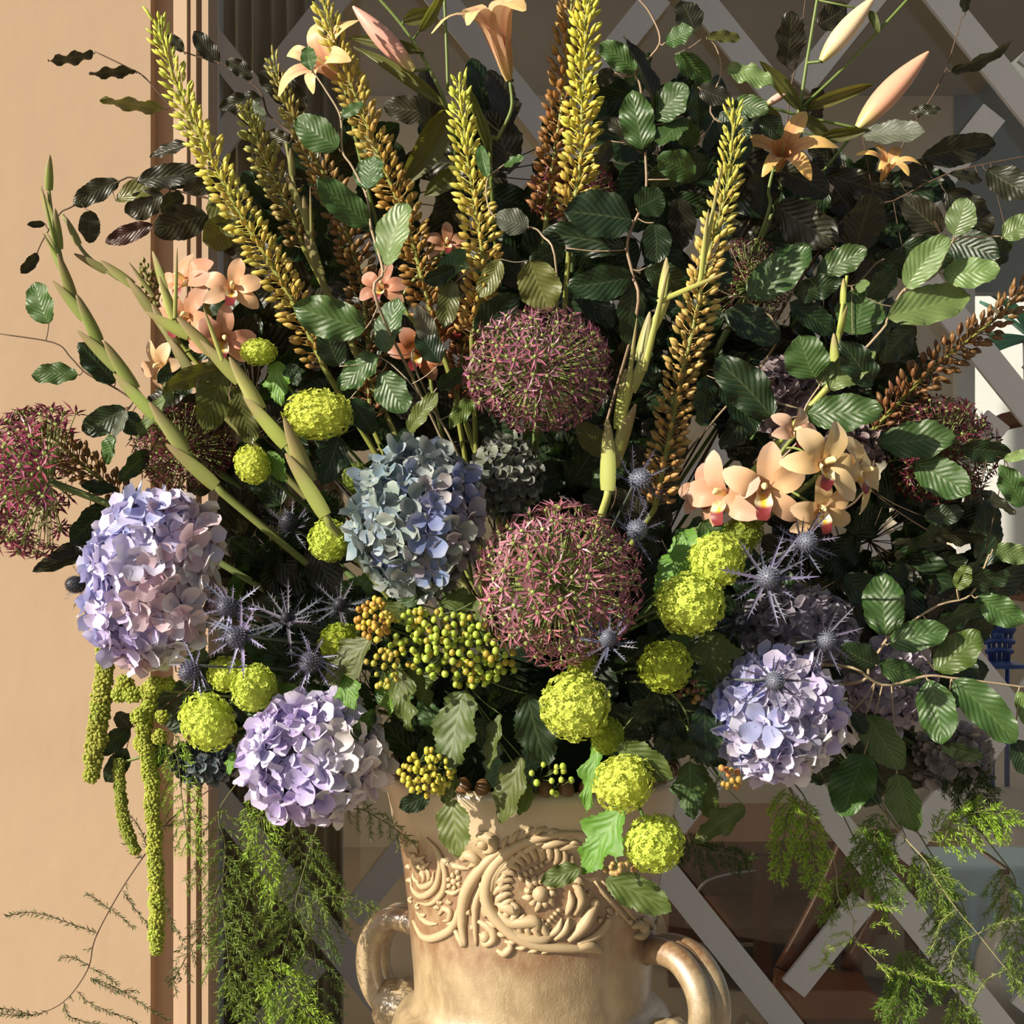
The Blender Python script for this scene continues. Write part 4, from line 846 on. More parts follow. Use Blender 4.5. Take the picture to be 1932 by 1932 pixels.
branch('pale crooked beech stem with toothed leaves right of the yellow spike', 'B', -0.08, [(1640, 1750), (1620, 1520), (1590, 1380), (1610, 1270), (1690, 1080), (1690, 840), (1665, 490), (1640, 400), (1770, 240), (1720, 80), (1640, -20)],
       [(1635, 390, 1440, 240, 175, 'g'), (1680, 830, 1620, 490, 235, 'g'), (1800, 235, 1960, 170, 180, 'g'), (1735, 650, 1935, 480, 240, 'g'), (1620, 1215, 1245, 1165, 340, 'd'), (1640, 1150, 1790, 1060, 230, 'd'), (1580, 1370, 1110, 1290, 230, 'd'), (1740, 1230, 1760, 1445, 205, 'd'), (1620, 1530, 1290, 1590, 230, 'd'), (1690, 1480, 1930, 1600, 200, 'd'), (1640, 1560, 1600, 1900, 210, 'd'), (1250, 1370, 1060, 1460, 180, 'd'),
        (1760, 640, 1640, 180, 200, 'k'), (1900, 640, 1760, 800, 200, 'g'), (1960, 960, 1760, 880, 210, 'g'), (1690, 840, 1490, 640, 170, 'k'), (1520, 400, 1420, 460, 120, 'k'), (1500, 780, 1440, 900, 120, 'k')], twig=(.34, .24, .16), r0=2.6)
branch('beech twig with ruffled sunlit leaf tip at the upper right of centre', 'C', -0.05, [(330, 900), (200, 620), (260, 400), (230, 260), (170, 200)],
       [(180, 205, 370, 210, 62, 'o'), (290, 380, 545, 440, 170, 'p'), (330, 560, 520, 600, 150, 'g'), (5, 300, 205, 450, 150, 'g'), (110, 815, 20, 660, 190, 'g'), (200, 895, -150, 1000, 230, 'd'), (130, 480, 330, 560, 170, 'k'), (250, 620, 420, 750, 200, 'd'), (110, 180, 40, 0, 200, 'k'), (420, 760, 260, 900, 200, 'd'), (480, 640, 590, 760, 150, 'd')], twig=(.3, .22, .15))
branch('dark oval beech leaves standing against the grey window top', 'C', 0.10, [(560, 900), (640, 500), (700, 250), (710, 120), (725, 0)],
       [(620, 370, 640, 60, 210, 'k'), (790, 140, 960, 30, 180, 'k'), (700, 640, 820, 480, 150, 'k'), (760, 700, 800, 560, 120, 'k')])
branch('slim dark twig with three dark leaves at the upper right corner', 'C', 0.12, [(1150, 1000), (1300, 720), (1390, 590), (1490, 410), (1550, 230), (1590, 90)],
       [(1530, 390, 1895, 270, 130, 'k'), (1610, 65, 1600, -70, 110, 'k'), (1300, 620, 1475, 600, 50, 'k')])
branch('dark beech branch of broad shaded leaves below the lily buds', 'C', 0.04, [(900, 1250), (1210, 1110), (1400, 1010), (1540, 950), (1700, 910), (1960, 860)],
       [(1040, 750, 1390, 720, 195, 's'), (1370, 870, 1800, 790, 215, 'k'), (1730, 940, 1980, 1100, 240, 'k'), (560, 940, 860, 1040, 260, 'k'), (480, 1200, 470, 890, 260, 'k'), (850, 970, 1250, 1090, 210, 'k'), (1000, 1380, 1080, 1060, 340, 'k'), (1480, 1280, 1270, 1100, 220, 'k'), (1500, 1060, 1770, 1330, 280, 'k'), (1250, 1010, 1430, 900, 170, 'k'),
        (560, 1130, 900, 1330, 300, 'k'), (1700, 1000, 1540, 950, 80, 'k'), (1260, 1360, 1560, 1420, 240, 'd'), (1500, 1330, 1800, 1420, 230, 'd'), (1840, 1300, 1700, 1500, 230, 'd')])
branch('sunlit beech branch of pleated leaves at the right frame edge', 'C', -0.06, [(1080, 1900), (1180, 1760), (1270, 1600), (1440, 1520), (1540, 1330), (1680, 1310), (1810, 1305)],
       [(1545, 1300, 1610, 1090, 210, 'p'), (1810, 1310, 1990, 1200, 170, 'p'), (1280, 1590, 1490, 1300, 215, 'p'), (1480, 1510, 1800, 1480, 225, 'p'), (1180, 1750, 1640, 1620, 275, 'p'), (1060, 1640, 1240, 1480, 200, 'd'), (1330, 1800, 1130, 1990, 260, 'd')], twig=(.35, .27, .17), r0=2.2)
branch('glossy dark-green beech leaves between the right foxtail spike and sunlit branch', 'C', -0.04, [(560, 1900), (400, 1640), (680, 1600), (790, 1525), (980, 1580), (1110, 1460), (1160, 1430)],
       [(400, 1640, 750, 1350, 275, 'g'), (790, 1510, 1070, 1380, 190, 'g'), (660, 1630, 920, 1560, 170, 'd'), (985, 1850, 1040, 1590, 330, 'g'), (640, 1670, 900, 1840, 190, 'd'), (280, 1720, 590, 1880, 250, 'd'), (1000, 1600, 1080, 1560, 90, 'p'), (240, 1600, 300, 1350, 190, 'd'), (300, 1340, 200, 1180, 160, 'd')], twig=(.28, .22, .14))
branch('beech sprig with one bright upright leaf above the peach orchids', 'F', -0.12, [(690, 560), (720, 390), (800, 260), (850, 170)],
       [(780, 215, 690, -10, 300, 'g'), (800, 260, 885, 125, 100, 'p'), (850, 270, 1110, 45, 220, 'p'), (730, 410, 1150, 380, 260, 'g'), (540, 430, 230, 110, 290, 'd'), (250, 250, 480, 480, 230, 'd'), (180, 200, 170, 480, 200, 'd'), (1100, 250, 950, 20, 220, 'd')], twig=PALE)
branch('dark beech leaves in front of the right-hand purple allium', 'F', -0.07, [(1000, 900), (1130, 575), (1330, 600), (1580, 600), (1830, 660)],
       [(1130, 575, 1550, 550, 265, 'g'), (1330, 680, 1640, 850, 265, 'g'), (1580, 600, 1870, 640, 160, 'd'), (1820, 665, 1990, 620, 75, 'p'), (1930, 920, 1820, 710, 175, 'g'), (1690, 830, 1890, 960, 80, 'k'), (1440, 1080, 1725, 1080, 160, 'k'), (1720, 1180, 1560, 1340, 160, 'd'), (1380, 980, 1600, 950, 150, 'd')])
branch('long pale beech twig arching right with ribbed leaves above the lilac hydrangea', 'F', -0.15, [(980, 1900), (1080, 1800), (1180, 1650), (1250, 1600), (1460, 1470), (1640, 1410), (1740, 1190)],
       [(1760, 1160, 1975, 1200, 150, 'p'), (1172, 1640, 1150, 1285, 285, 'g'), (1185, 1680, 1510, 1600, 210, 'g'), (1440, 1590, 1700, 1450, 205, 'd'), (1680, 1420, 1935, 1570, 205, 'g'), (1440, 1830, 1690, 1610, 250, 'l'), (1560, 1340, 1860, 1290, 175, 'd'), (1120, 1800, 935, 1720, 225, 'd'), (1130, 1790, 1385, 1880, 175, 'g'), (1560, 1380, 1620, 1250, 120, 'l')], twig=(.4, .31, .19), r0=2.4)
branch('lower right beech branch with broad ribbed leaves hanging over the fern', 'I', -0.16, [(900, -50), (1150, 60), (1390, 10), (1530, 20), (1700, 40), (1960, 75)],
       [(1410, 30, 1480, 390, 265, 'g'), (1540, 30, 1900, 370, 255, 'g'), (1900, 90, 2000, 330, 130, 'p'), (1060, 220, 1260, 530, 265, 'g'), (1050, 440, 930, 800, 310, 'g'), (1230, 550, 1300, 890, 265, 'g'), (980, 210, 1060, 330, 120, 'd'), (1480, 390, 1700, 480, 160, 'd'), (1880, 360, 1960, 560, 180, 'd')], twig=(.4, .31, .19), r0=2.4)
branch('two shaded beech leaves behind the dangling amaranth', 'G', -0.05, [(950, 150), (820, 280), (720, 290)],
       [(720, 290, 530, 440, 150, 'd'), (700, 410, 585, 600, 150, 'd'), (720, 300, 640, 220, 120, 'k'), (880, 330, 860, 520, 150, 'd')])
branch('beech leaves around the rim of the dried grey-blue hydrangea', 'E', -0.10, [(640, 600), (430, 290), (300, 150), (225, 100)],
       [(215, 85, -20, 260, 190, 'g'), (230, 180, 370, 400, 230, 'g'), (385, 520, 520, 295, 130, 'l'), (740, 330, 615, 460, 120, 'l'), (540, 270, 700, 170, 140, 'd'), (0, 150, -80, -60, 200, 'd'), (560, 130, 440, -60, 170, 'd'), (60, 330, 200, 520, 170, 'd')], twig=(.4, .32, .22))
branch('single olive beech leaf left of the right gladiolus stem', 'E', -0.06, [(1520, 900), (1500, 760), (1475, 640)], [(1470, 640, 1310, 460, 175, 'o')])

# filler foliage for the heart of the arrangement, shade put into its colour
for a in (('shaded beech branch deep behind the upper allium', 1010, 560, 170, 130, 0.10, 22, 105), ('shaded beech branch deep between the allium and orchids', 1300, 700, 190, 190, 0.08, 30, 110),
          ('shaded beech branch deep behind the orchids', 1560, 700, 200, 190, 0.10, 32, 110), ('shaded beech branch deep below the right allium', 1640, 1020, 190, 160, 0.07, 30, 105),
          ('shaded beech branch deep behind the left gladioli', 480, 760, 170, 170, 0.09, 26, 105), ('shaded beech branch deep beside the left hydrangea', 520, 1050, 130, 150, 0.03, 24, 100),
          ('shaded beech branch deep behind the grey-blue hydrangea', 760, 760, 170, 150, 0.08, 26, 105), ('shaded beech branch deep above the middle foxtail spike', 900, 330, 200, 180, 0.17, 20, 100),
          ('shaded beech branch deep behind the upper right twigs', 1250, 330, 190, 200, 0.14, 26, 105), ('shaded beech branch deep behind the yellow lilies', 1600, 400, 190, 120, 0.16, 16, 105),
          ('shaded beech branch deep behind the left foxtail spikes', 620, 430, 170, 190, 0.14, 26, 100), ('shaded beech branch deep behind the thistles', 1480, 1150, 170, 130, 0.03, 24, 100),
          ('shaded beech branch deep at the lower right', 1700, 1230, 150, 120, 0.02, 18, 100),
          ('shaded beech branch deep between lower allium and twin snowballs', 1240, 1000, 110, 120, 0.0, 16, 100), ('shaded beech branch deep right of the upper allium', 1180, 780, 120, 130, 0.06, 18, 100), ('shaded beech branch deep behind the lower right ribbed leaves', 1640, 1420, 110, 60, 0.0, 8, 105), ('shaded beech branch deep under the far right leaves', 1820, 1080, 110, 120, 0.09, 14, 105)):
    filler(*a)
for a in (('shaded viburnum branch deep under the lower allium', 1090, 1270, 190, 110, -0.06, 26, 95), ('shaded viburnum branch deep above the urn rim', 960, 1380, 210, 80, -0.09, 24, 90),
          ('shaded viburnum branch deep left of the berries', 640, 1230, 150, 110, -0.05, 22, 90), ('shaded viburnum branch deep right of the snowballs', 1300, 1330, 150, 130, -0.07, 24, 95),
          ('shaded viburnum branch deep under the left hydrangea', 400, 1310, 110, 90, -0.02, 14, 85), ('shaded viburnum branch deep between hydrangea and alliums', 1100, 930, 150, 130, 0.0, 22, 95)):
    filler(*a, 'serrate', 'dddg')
# viburnum foliage around the rim
VT = (.16, .2, .07)
branch('large toothed viburnum leaves hanging over the urn rim', 'H', -0.222, [(800, -150), (760, 0), (700, 80)],
       [(690, 90, 620, 530, 275, 'l'), (890, 220, 800, 520, 115, 'l'), (1040, 110, 1160, 510, 245, 'd'), (620, 690, 640, 1010, 215, 'l'), (1010, 460, 860, 820, 220, 'l'), (1040, 600, 990, 780, 110, 'l'), (640, 520, 560, 720, 120, 'l'), (500, 660, 330, 740, 130, 'd'), (720, 250, 860, 420, 150, 'd')], 'serrate', VT, 2.2, 'viburnum_branch', 'branch', 'viburnum foliage')
branch('lobed viburnum leaves below the berries, left of the rim', 'H', -0.20, [(500, -200), (420, -60), (300, 0)],
       [(180, -200, -110, 60, 300, 'l', 'lobed'), (330, -60, 360, 310, 190, 'l', 'lobed'), (400, -60, 500, 200, 150, 'l', 'lobed'), (200, 200, 60, 360, 140, 'd', 'serrate'), (270, -20, 260, 240, 170, 'b', 'lobed'), (30, 0, 90, 200, 190, 'b', 'lobed'), (560, -120, 470, 90, 120, 'l', 'serrate')], 'lobed', VT, 2.2, 'viburnum_branch', 'branch', 'viburnum foliage')
branch('dark viburnum leaves right of the rim under the blue-lilac hydrangea', 'I', -0.22, [(-100, 60), (60, 200), (90, 400)],
       [(90, 480, 110, 800, 240, 'g', 'lobed'), (390, 730, 110, 930, 170, 'l', 'lobed'), (170, 180, 200, 490, 220, 'd'), (130, 500, 230, 830, 150, 'l'), (-90, 110, -260, 330, 200, 'd'), (-100, 380, 190, 420, 160, 'd'), (-350, 380, -90, 560, 190, 'g'), (20, 250, -60, 480, 200, 'd')], 'serrate', VT, 2.2, 'viburnum_branch', 'branch', 'viburnum foliage')
branch('broad green viburnum leaf beside the blue-lilac hydrangea', 'F', -0.19, [(-80, 1500), (60, 1580), (150, 1620)], [(200, 1610, 230, 1910, 320, 'l', 'lobed'), (100, 1620, -60, 1800, 200, 'g')], 'serrate', VT, 2.0, 'viburnum_branch', 'branch', 'viburnum foliage')
branch('bright viburnum leaf left of the twin snowballs', 'E', -0.16, [(1900, 1300), (2000, 1150), (1960, 1040)], [(2030, 1030, 1740, 1420, 260, 'b'), (2000, 1010, 2180, 1200, 200, 'g')], 'serrate', VT, 2.0, 'viburnum_branch', 'branch', 'viburnum foliage')
branch('viburnum leaves under the grey-blue hydrangea above the berries', 'E', -0.20, [(600, 1650), (540, 1500), (400, 1460)], [(200, 1450, 470, 1600, 110, 'l'), (550, 1450, 840, 1460, 160, 'l', 'lobed'), (760, 1440, 830, 1580, 130, 'l', 'lobed'), (480, 1400, 300, 1480, 90, 'g')], 'serrate', VT, 2.0, 'viburnum_branch', 'branch', 'viburnum foliage')
# ------------------------------------------------------------------ flowers
LIL, LAV, PNK, WHT, BLU = (.54, .48, .74), (.66, .61, .82), (.70, .52, .60), (.78, .73, .76), (.46, .48, .76)
hydrangea('big lilac and pink hydrangea head on the far left', 290, 1092, 128, 178, -0.13, [BLU, LAV, LIL, LAV, PNK, PNK, WHT], 42, 175, 0.12)
hydrangea('lavender hydrangea head left of the urn rim', 592, 1428, 138, 120, -0.185, [LAV, (.52, .42, .72), LIL, LAV, WHT], 41, 150)
GB = [(.22, .30, .36), (.28, .34, .32), (.25, .32, .30), (.20, .26, .27), (.30, .34, .33), (.24, .30, .55), (.24, .29, .26), (.36, .33, .37)]
hydrangea('grey-blue hydrangea head in the middle left', 785, 980, 126, 148, -0.18, GB, 39, 175)
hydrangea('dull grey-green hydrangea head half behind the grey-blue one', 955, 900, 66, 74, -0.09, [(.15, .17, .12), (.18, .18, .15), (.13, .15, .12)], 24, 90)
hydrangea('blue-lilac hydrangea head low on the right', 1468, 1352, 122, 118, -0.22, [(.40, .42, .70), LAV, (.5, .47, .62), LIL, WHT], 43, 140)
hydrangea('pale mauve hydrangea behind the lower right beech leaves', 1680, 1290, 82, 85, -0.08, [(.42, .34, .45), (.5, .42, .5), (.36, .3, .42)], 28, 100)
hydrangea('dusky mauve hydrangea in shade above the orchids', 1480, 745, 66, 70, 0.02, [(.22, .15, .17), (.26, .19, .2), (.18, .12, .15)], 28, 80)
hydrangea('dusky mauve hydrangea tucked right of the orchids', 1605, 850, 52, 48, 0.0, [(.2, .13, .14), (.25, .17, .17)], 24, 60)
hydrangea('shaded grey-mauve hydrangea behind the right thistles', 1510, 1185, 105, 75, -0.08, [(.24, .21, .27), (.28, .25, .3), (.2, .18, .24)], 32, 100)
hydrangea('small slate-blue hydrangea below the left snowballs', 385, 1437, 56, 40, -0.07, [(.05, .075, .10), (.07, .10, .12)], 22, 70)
hydrangea('dried grey hydrangea at the lower right behind fern', 1800, 1430, 70, 60, -0.02, [(.25, .21, .21), (.32, .28, .27)], 26, 70)

YT, YM, YLo = (.52, .57, .07), (.52, .44, .08), (.33, .17, .045)
spike('tall leftmost yellow-green foxtail spike against the door casing', [(298, 45), (318, 115), (352, 205), (395, 290), (445, 390), (500, 480), (555, 575), (615, 700)], 47, -0.05, YT, (.55, .48, .09), (.34, .19, .05), .5, 2.7)
spike('foxtail spike leaving the top edge behind the pale beech twig', [(600, -40), (622, 50), (655, 140), (690, 230), (730, 330), (770, 430), (800, 540), (830, 650)], 44, -0.03, (.5, .48, .07), (.40, .28, .06), (.26, .12, .035), .4)
spike('slender shaded foxtail spike right of the leftmost spike', [(515, 120), (548, 210), (590, 290), (630, 370), (665, 470), (690, 580), (700, 800)], 36, 0.04, (.30, .29, .06), (.24, .15, .045), (.18, .08, .03), .35)
spike('short olive foxtail spike between two taller left spikes', [(466, 205), (490, 275), (520, 340), (548, 400), (575, 470)], 34, 0.02, (.32, .33, .06), (.28, .25, .06), (.2, .13, .04))
spike('short upright yellow foxtail spike in the middle', [(866, 155), (872, 220), (884, 310), (900, 410), (912, 520), (890, 640)], 43, -0.07, YT, (.58, .46, .1), (.4, .22, .06), .55)
spike('bright yellow foxtail spike running off the top edge', [(1112, -60), (1105, 40), (1102, 130), (1098, 220), (1095, 310), (1078, 410)], 46, -0.04, (.58, .56, .06), (.56, .50, .07), (.42, .28, .07), .6)
spike('brown foxtail spike just behind the bright yellow one', [(1085, -60), (1070, 100), (1060, 200), (1045, 300), (1030, 420)], 40, 0.02, (.30, .22, .05), (.28, .14, .04), (.22, .09, .03))
spike('tall right foxtail spike behind the fresh gladiolus', [(1384, 210), (1380, 290), (1368, 370), (1338, 480), (1312, 600), (1285, 720), (1262, 830), (1235, 960)], 47, -0.10, (.5, .5, .07), (.46, .34, .09), (.36, .2, .07), .4)
spike('brown foxtail spike pointing off the right edge', [(1950, 520), (1890, 590), (1830, 640), (1765, 690), (1710, 745), (1645, 815)], 44, 0.02, (.20, .11, .035), (.18, .085, .03), (.17, .07, .028), .5, 2.4)
spike('brown foxtail spike behind the far left allium', [(60, 800), (110, 835), (165, 885), (215, 925), (275, 985)], 38, 0.05, (.20, .12, .03), (.22, .12, .035), (.2, .1, .03), .5, 2.4)
spike('tiny foxtail spike tip behind the left orchids', [(272, 505), (284, 545), (300, 600)], 18, 0.06, (.2, .2, .04), (.18, .14, .04), (.15, .09, .03))
spike('short russet foxtail spike beside the upper allium', [(905, 560), (880, 640), (868, 700), (860, 760)], 34, -0.01, (.3, .14, .04), (.25, .1, .03), (.2, .07, .03))

PU = (.22, .055, .11)
allium('upper purple allium globe at the centre', 1015, 697, 145, 122, -0.15, (.24, .085, .125), 300)
allium('lower purple allium globe above the urn', 1055, 1102, 160, 158, -0.27, (.30, .115, .15), 300)
allium('maroon allium cut by the left frame edge, seen from behind', 92, 908, 165, 150, -0.01, (.20, .03, .07), 290, [(150, 930, -.01), (230, 962, -.01), (330, 1010, .0)], (-1, -.1, .12))
allium('dark maroon allium behind the left gladiolus stems', 345, 845, 100, 85, 0.02, (.11, .012, .028), 230)
allium('dark maroon allium at the right behind beech leaves', 1775, 850, 110, 105, 0.02, (.12, .016, .03), 240)
allium('maroon allium hidden behind the bright yellow spike', 1080, 365, 85, 65, 0.06, (.16, .02, .06), 170)
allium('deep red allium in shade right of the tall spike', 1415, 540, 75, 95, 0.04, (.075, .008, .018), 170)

SB = (.56, .63, .10)
snowball('wide lime snowball between gladiolus and foxtail spikes', 600, 782, 68, 48, -0.13, SB, [('D', 1870, 540, 1790, 800, 220, 'd', 'lobed')])
snowball('small lime snowball beside the left orchids', 488, 664, 35, 26, -0.10, SB, [('D', 1530, 120, 1560, 370, 190, 'b', 'lobed'), ('D', 1600, 130, 1640, 260, 130, 'd', 'lobed')])
snowball('lime snowball left of the gladiolus base', 476, 877, 34, 38, -0.12, SB, [('D', 1480, 620, 1590, 790, 150, 'b', 'lobed')])
snowball('lime snowball half hidden left of the grey-blue hydrangea', 622, 1020, 42, 40, -0.12, SB)
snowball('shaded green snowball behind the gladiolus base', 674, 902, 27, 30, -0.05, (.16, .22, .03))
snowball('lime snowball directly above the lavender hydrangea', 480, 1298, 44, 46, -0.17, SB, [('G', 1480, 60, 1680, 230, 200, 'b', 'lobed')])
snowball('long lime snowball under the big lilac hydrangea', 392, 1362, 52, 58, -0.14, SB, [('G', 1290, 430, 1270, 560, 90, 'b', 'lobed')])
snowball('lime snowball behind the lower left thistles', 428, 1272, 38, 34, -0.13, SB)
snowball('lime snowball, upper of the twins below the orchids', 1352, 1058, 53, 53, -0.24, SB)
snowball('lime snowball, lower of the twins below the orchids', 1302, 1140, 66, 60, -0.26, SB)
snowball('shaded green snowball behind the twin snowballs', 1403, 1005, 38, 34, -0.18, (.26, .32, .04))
snowball('lime snowball right of the lower allium base', 1255, 1258, 52, 50, -0.26, (.4, .5, .05))
snowball('large lime snowball hanging above the rim centre', 1085, 1332, 68, 66, -0.31, SB)
snowball('lime snowball tucked behind the large central one', 1145, 1388, 32, 36, -0.27, (.38, .46, .045), [('H', 1440, 370, 1350, 770, 150, 'b', 'lobed')])
snowball('lime snowball resting before the urn rim', 1177, 1477, 60, 54, -0.32, SB, [('H', 1540, 390, 1845, 580, 190, 'l', 'serrate')])
snowball('lowest lime snowball in front of the urn body', 1235, 1592, 58, 55, -0.30, SB, [('H', 1560, 740, 1320, 1100, 320, 'b', 'lobed'), ('H', 1470, 1130, 1840, 1310, 200, 'l', 'serrate'), ('H', 1330, 1070, 1110, 1150, 130, 'l', 'serrate')])
snowball('small green snowball behind the allium stem', 1100, 1252, 30, 30, -0.2, (.36, .44, .05))
snowball('green snowball behind the leaf left of the berries', 640, 1210, 40, 36, -0.17, (.34, .42, .04))

GL = [(.24, .27, .07), (.34, .33, .11), (.30, .36, .08), (.42, .44, .12)]
gladiolus('leftmost gladiolus stem in bud, tip against the wall', [(88, 318), (97, 400), (113, 480), (130, 545), (165, 610), (210, 680), (262, 745), (330, 830), (420, 930)], -0.06, 12, 112, [(.22, .26, .07), (.28, .30, .09), (.24, .3, .07)], [((105, 470), (78, 350), 12), ((118, 500), (80, 440), 12)])
gladiolus('arching gladiolus side shoot below the bronze beech branch', [(118, 405), (160, 478), (215, 520), (262, 548), (300, 610), (345, 670), (380, 740)], -0.04, 6, 95, [(.2, .2, .07), (.26, .26, .09)], [((290, 560), (243, 495), 16)])
gladiolus('fresh gladiolus stem in bud over the left orchids', [(305, 505), (317, 570), (338, 618), (380, 650), (440, 705), (485, 765), (540, 840), (590, 920), (622, 990)], -0.15, 9, 128, GL, [((330, 600), (334, 468), 14), ((420, 680), (383, 580), 16)])
gladiolus('pale gladiolus stem in bud in front of the right spike', [(1262, 515), (1240, 590), (1215, 660), (1195, 720), (1172, 800), (1155, 880), (1145, 940)], -0.14, 7, 125, [(.42, .44, .13), (.38, .38, .13), (.46, .48, .12)], [((1240, 570), (1372, 514), 18), ((1322, 530), (1335, 395), 20), ((1318, 540), (1362, 310), 17), ((1215, 700), (1262, 500), 22), ((1170, 850), (1200, 600), 22)])
gladiolus('dull gladiolus stem standing among the left spikes', [(540, 270), (555, 350), (570, 400), (590, 460), (612, 540)], 0.0, 4, 80, [(.2, .2, .06), (.25, .24, .08)], [((588, 460), (585, 350), 10)])
gladiolus('slim gladiolus tip between dark leaves at the right', [(1598, 520), (1588, 590), (1580, 650), (1572, 720)], -0.075, 3, 70, [(.34, .38, .08)])

OC, OY = (.76, .47, .27), (.86, .64, .33)
orchid_spray('sunlit peach orchid spray on the right', [(1440, 925, 0, 84, (-.1, -1, -.1), .05, OC), (1372, 938, .02, 84, (-.75, -.75, .0), -.2, (.66, .38, .25)), (1550, 880, -.02, 84, (.45, -1, .1), .5, OY), (1495, 818, 0, 52, (.6, -.9, .2), .4, (.78, .5, .34)), (1612, 895, .01, 78, (.8, -.7, .1), .9, OY), (1545, 960, .0, 66, (.25, -1, -.3), -.2, (.76, .5, .26)), (1335, 930, .05, 55, (-.6, -.8, .1), -.4, (.5, .27, .17))],
             [(1400, 1060), (1420, 960), (1470, 860), (1520, 800)], -0.20, OC)
orchid_spray('peach orchid spray beside the door casing', [(438, 548, 0, 58, (.15, -1, .15), .1, OC), (352, 535, .02, 66, (-.5, -.8, .3), -.4, (.66, .34, .2)), (355, 600, .01, 66, (-.3, -1, -.1), .6, (.66, .34, .2)), (420, 640, .01, 62, (.3, -1, -.3), .2, (.66, .32, .2)), (310, 690, .03, 52, (-.6, -.9, -.4), -.6, (.72, .44, .25))],
             [(480, 760), (420, 660), (390, 580), (350, 520)], -0.05, OC)
orchid_spray('dim orange orchids hidden among the central spikes', [(722, 545, 0, 48, (-.2, -1, .2), .2, (.5, .22, .13)), (842, 462, .0, 40, (.2, -1, .3), 0, (.5, .25, .15)), (790, 665, .02, 58, (.1, -1, -.1), .5, (.42, .15, .06)), (850, 615, .02, 45, (.1, -1, .1), -.5, (.42, .16, .07))],
             [(820, 760), (800, 640), (760, 560), (842, 470)], -0.03, OC)
orchid_spray('lone pale yellow bloom spray behind the right allium', [(1800, 790, .0, 48, (.6, -.8, .3), .4, (.55, .42, .2)), (1830, 835, .0, 40, (.7, -.7, 0), .9, (.5, .38, .2))], [(1700, 960), (1760, 860), (1800, 800)], 0.05, OC)

LG = (.14, .2, .05)
def lily(label, stem, Y, blooms, buds, leaves, extra=()):
    q = [P(x, y, Y) for x, y in stem]; pts = crom(to_mouth(q[0]) + q, 6); root = thing('lily_stem', label, 'flower', pts[0], 'peach trumpet lilies'); parts = [tube(pts, np.linspace(5, 3, len(pts)) * S, 6)]
    for b_ in blooms:
        A = lily_bloom(root, b_[0], b_[1], Y, *b_[2:]); parts.append(tube(crom([nearest(pts, A), (nearest(pts, A) + A) / 2 + [.006, 0, 0], A], 3), 3 * S, 5))
    for a, b, c in buds:
        A = lily_bud(root, a, b, Y - .01, c); parts.append(tube(crom([nearest(pts, A), (nearest(pts, A) + A) / 2, A], 3), 3 * S, 5))
    for a, b, wd, c in leaves:
        put_leaf(root, a, b, wd, c, Y - .005, 'lance'); A = P(*a, Y - .005); parts.append(tube([nearest(pts, A), A], 2 * S, 4))
    for e in extra: parts.append(tube(crom([P(x, y, Y) for x, y in e], 5), 3.2 * S, 5))
    v, f = merge(parts); obj('stem', mk('stem', v, f, M_STEM), root, None, LG)
lily('trumpet lily with one open peach bloom at the top centre', [(925, 300), (940, 260), (965, 205), (962, 152)], 0.02, [((960, 152), (922, -2), -0.02, 1.0)], [], [((925, 290), (878, 150), 34, 'o'), ((930, 330), (860, 250), 30, 'o')])
lily('lily stem with one closed pink bud at the top', [(860, 300), (845, 210), (810, 130), (760, 50), (700, -20)], 0.05, [], [((782, 134), (666, 12), (.66, .33, .27))], [((840, 205), (665, 72), 40, 'o'), ((800, 100), (650, 62), 32, 'o'), ((845, 205), (765, 355), 78, 'o'), ((790, 60), (850, -30), 36, 'o'), ((760, 40), (830, 20), 40, 'o'), ((860, 320), (800, 370), 50, 'o')], [((845, 170), (842, 80), (838, -10))])
lily('peach lily bloom half behind the top left spike', [(680, 300), (665, 230), (650, 165)], 0.03, [((655, 165), (585, 95), -.03, 1.15)], [], [((670, 240), (720, 330), 40, 'o')])
lily('lily stem with cream and pink buds at the upper right', [(1450, 420), (1490, 270), (1508, 205), (1525, 100), (1545, -20)], 0.06, [], [((1549, 116), (1652, -8), (.68, .55, .35)), ((1618, 242), (1752, 98), (.68, .34, .22)), ((1442, 200), (1500, 165), (.72, .42, .36))],
     [((1510, 208), (1430, 118), 40, 'o'), ((1520, 205), (1650, 158), 34, 'o'), ((1510, 215), (1580, 270), 34, 'o'), ((1640, 20), (1660, 62), 22, 'l'), ((1548, 260), (1640, 245), 40, 'o'), ((1510, 240), (1465, 330), 40, 'd')], [((1510, 205), (1600, 120), (1730, -20)), ((1618, 242), (1580, 290), (1540, 340))])
lily('open yellow lily below the cream bud', [(1440, 430), (1450, 360), (1460, 315)], 0.03, [((1468, 322), (1482, 262), -.03, 1.35, (.85, .48, .10))], [], [((1470, 250), (1448, 200), 34, 'o')])
lily('open yellow lily below the long pink bud', [(1640, 430), (1650, 380), (1660, 345)], 0.05, [((1662, 345), (1682, 290), .02, 1.3, (.85, .48, .10))], [], [])

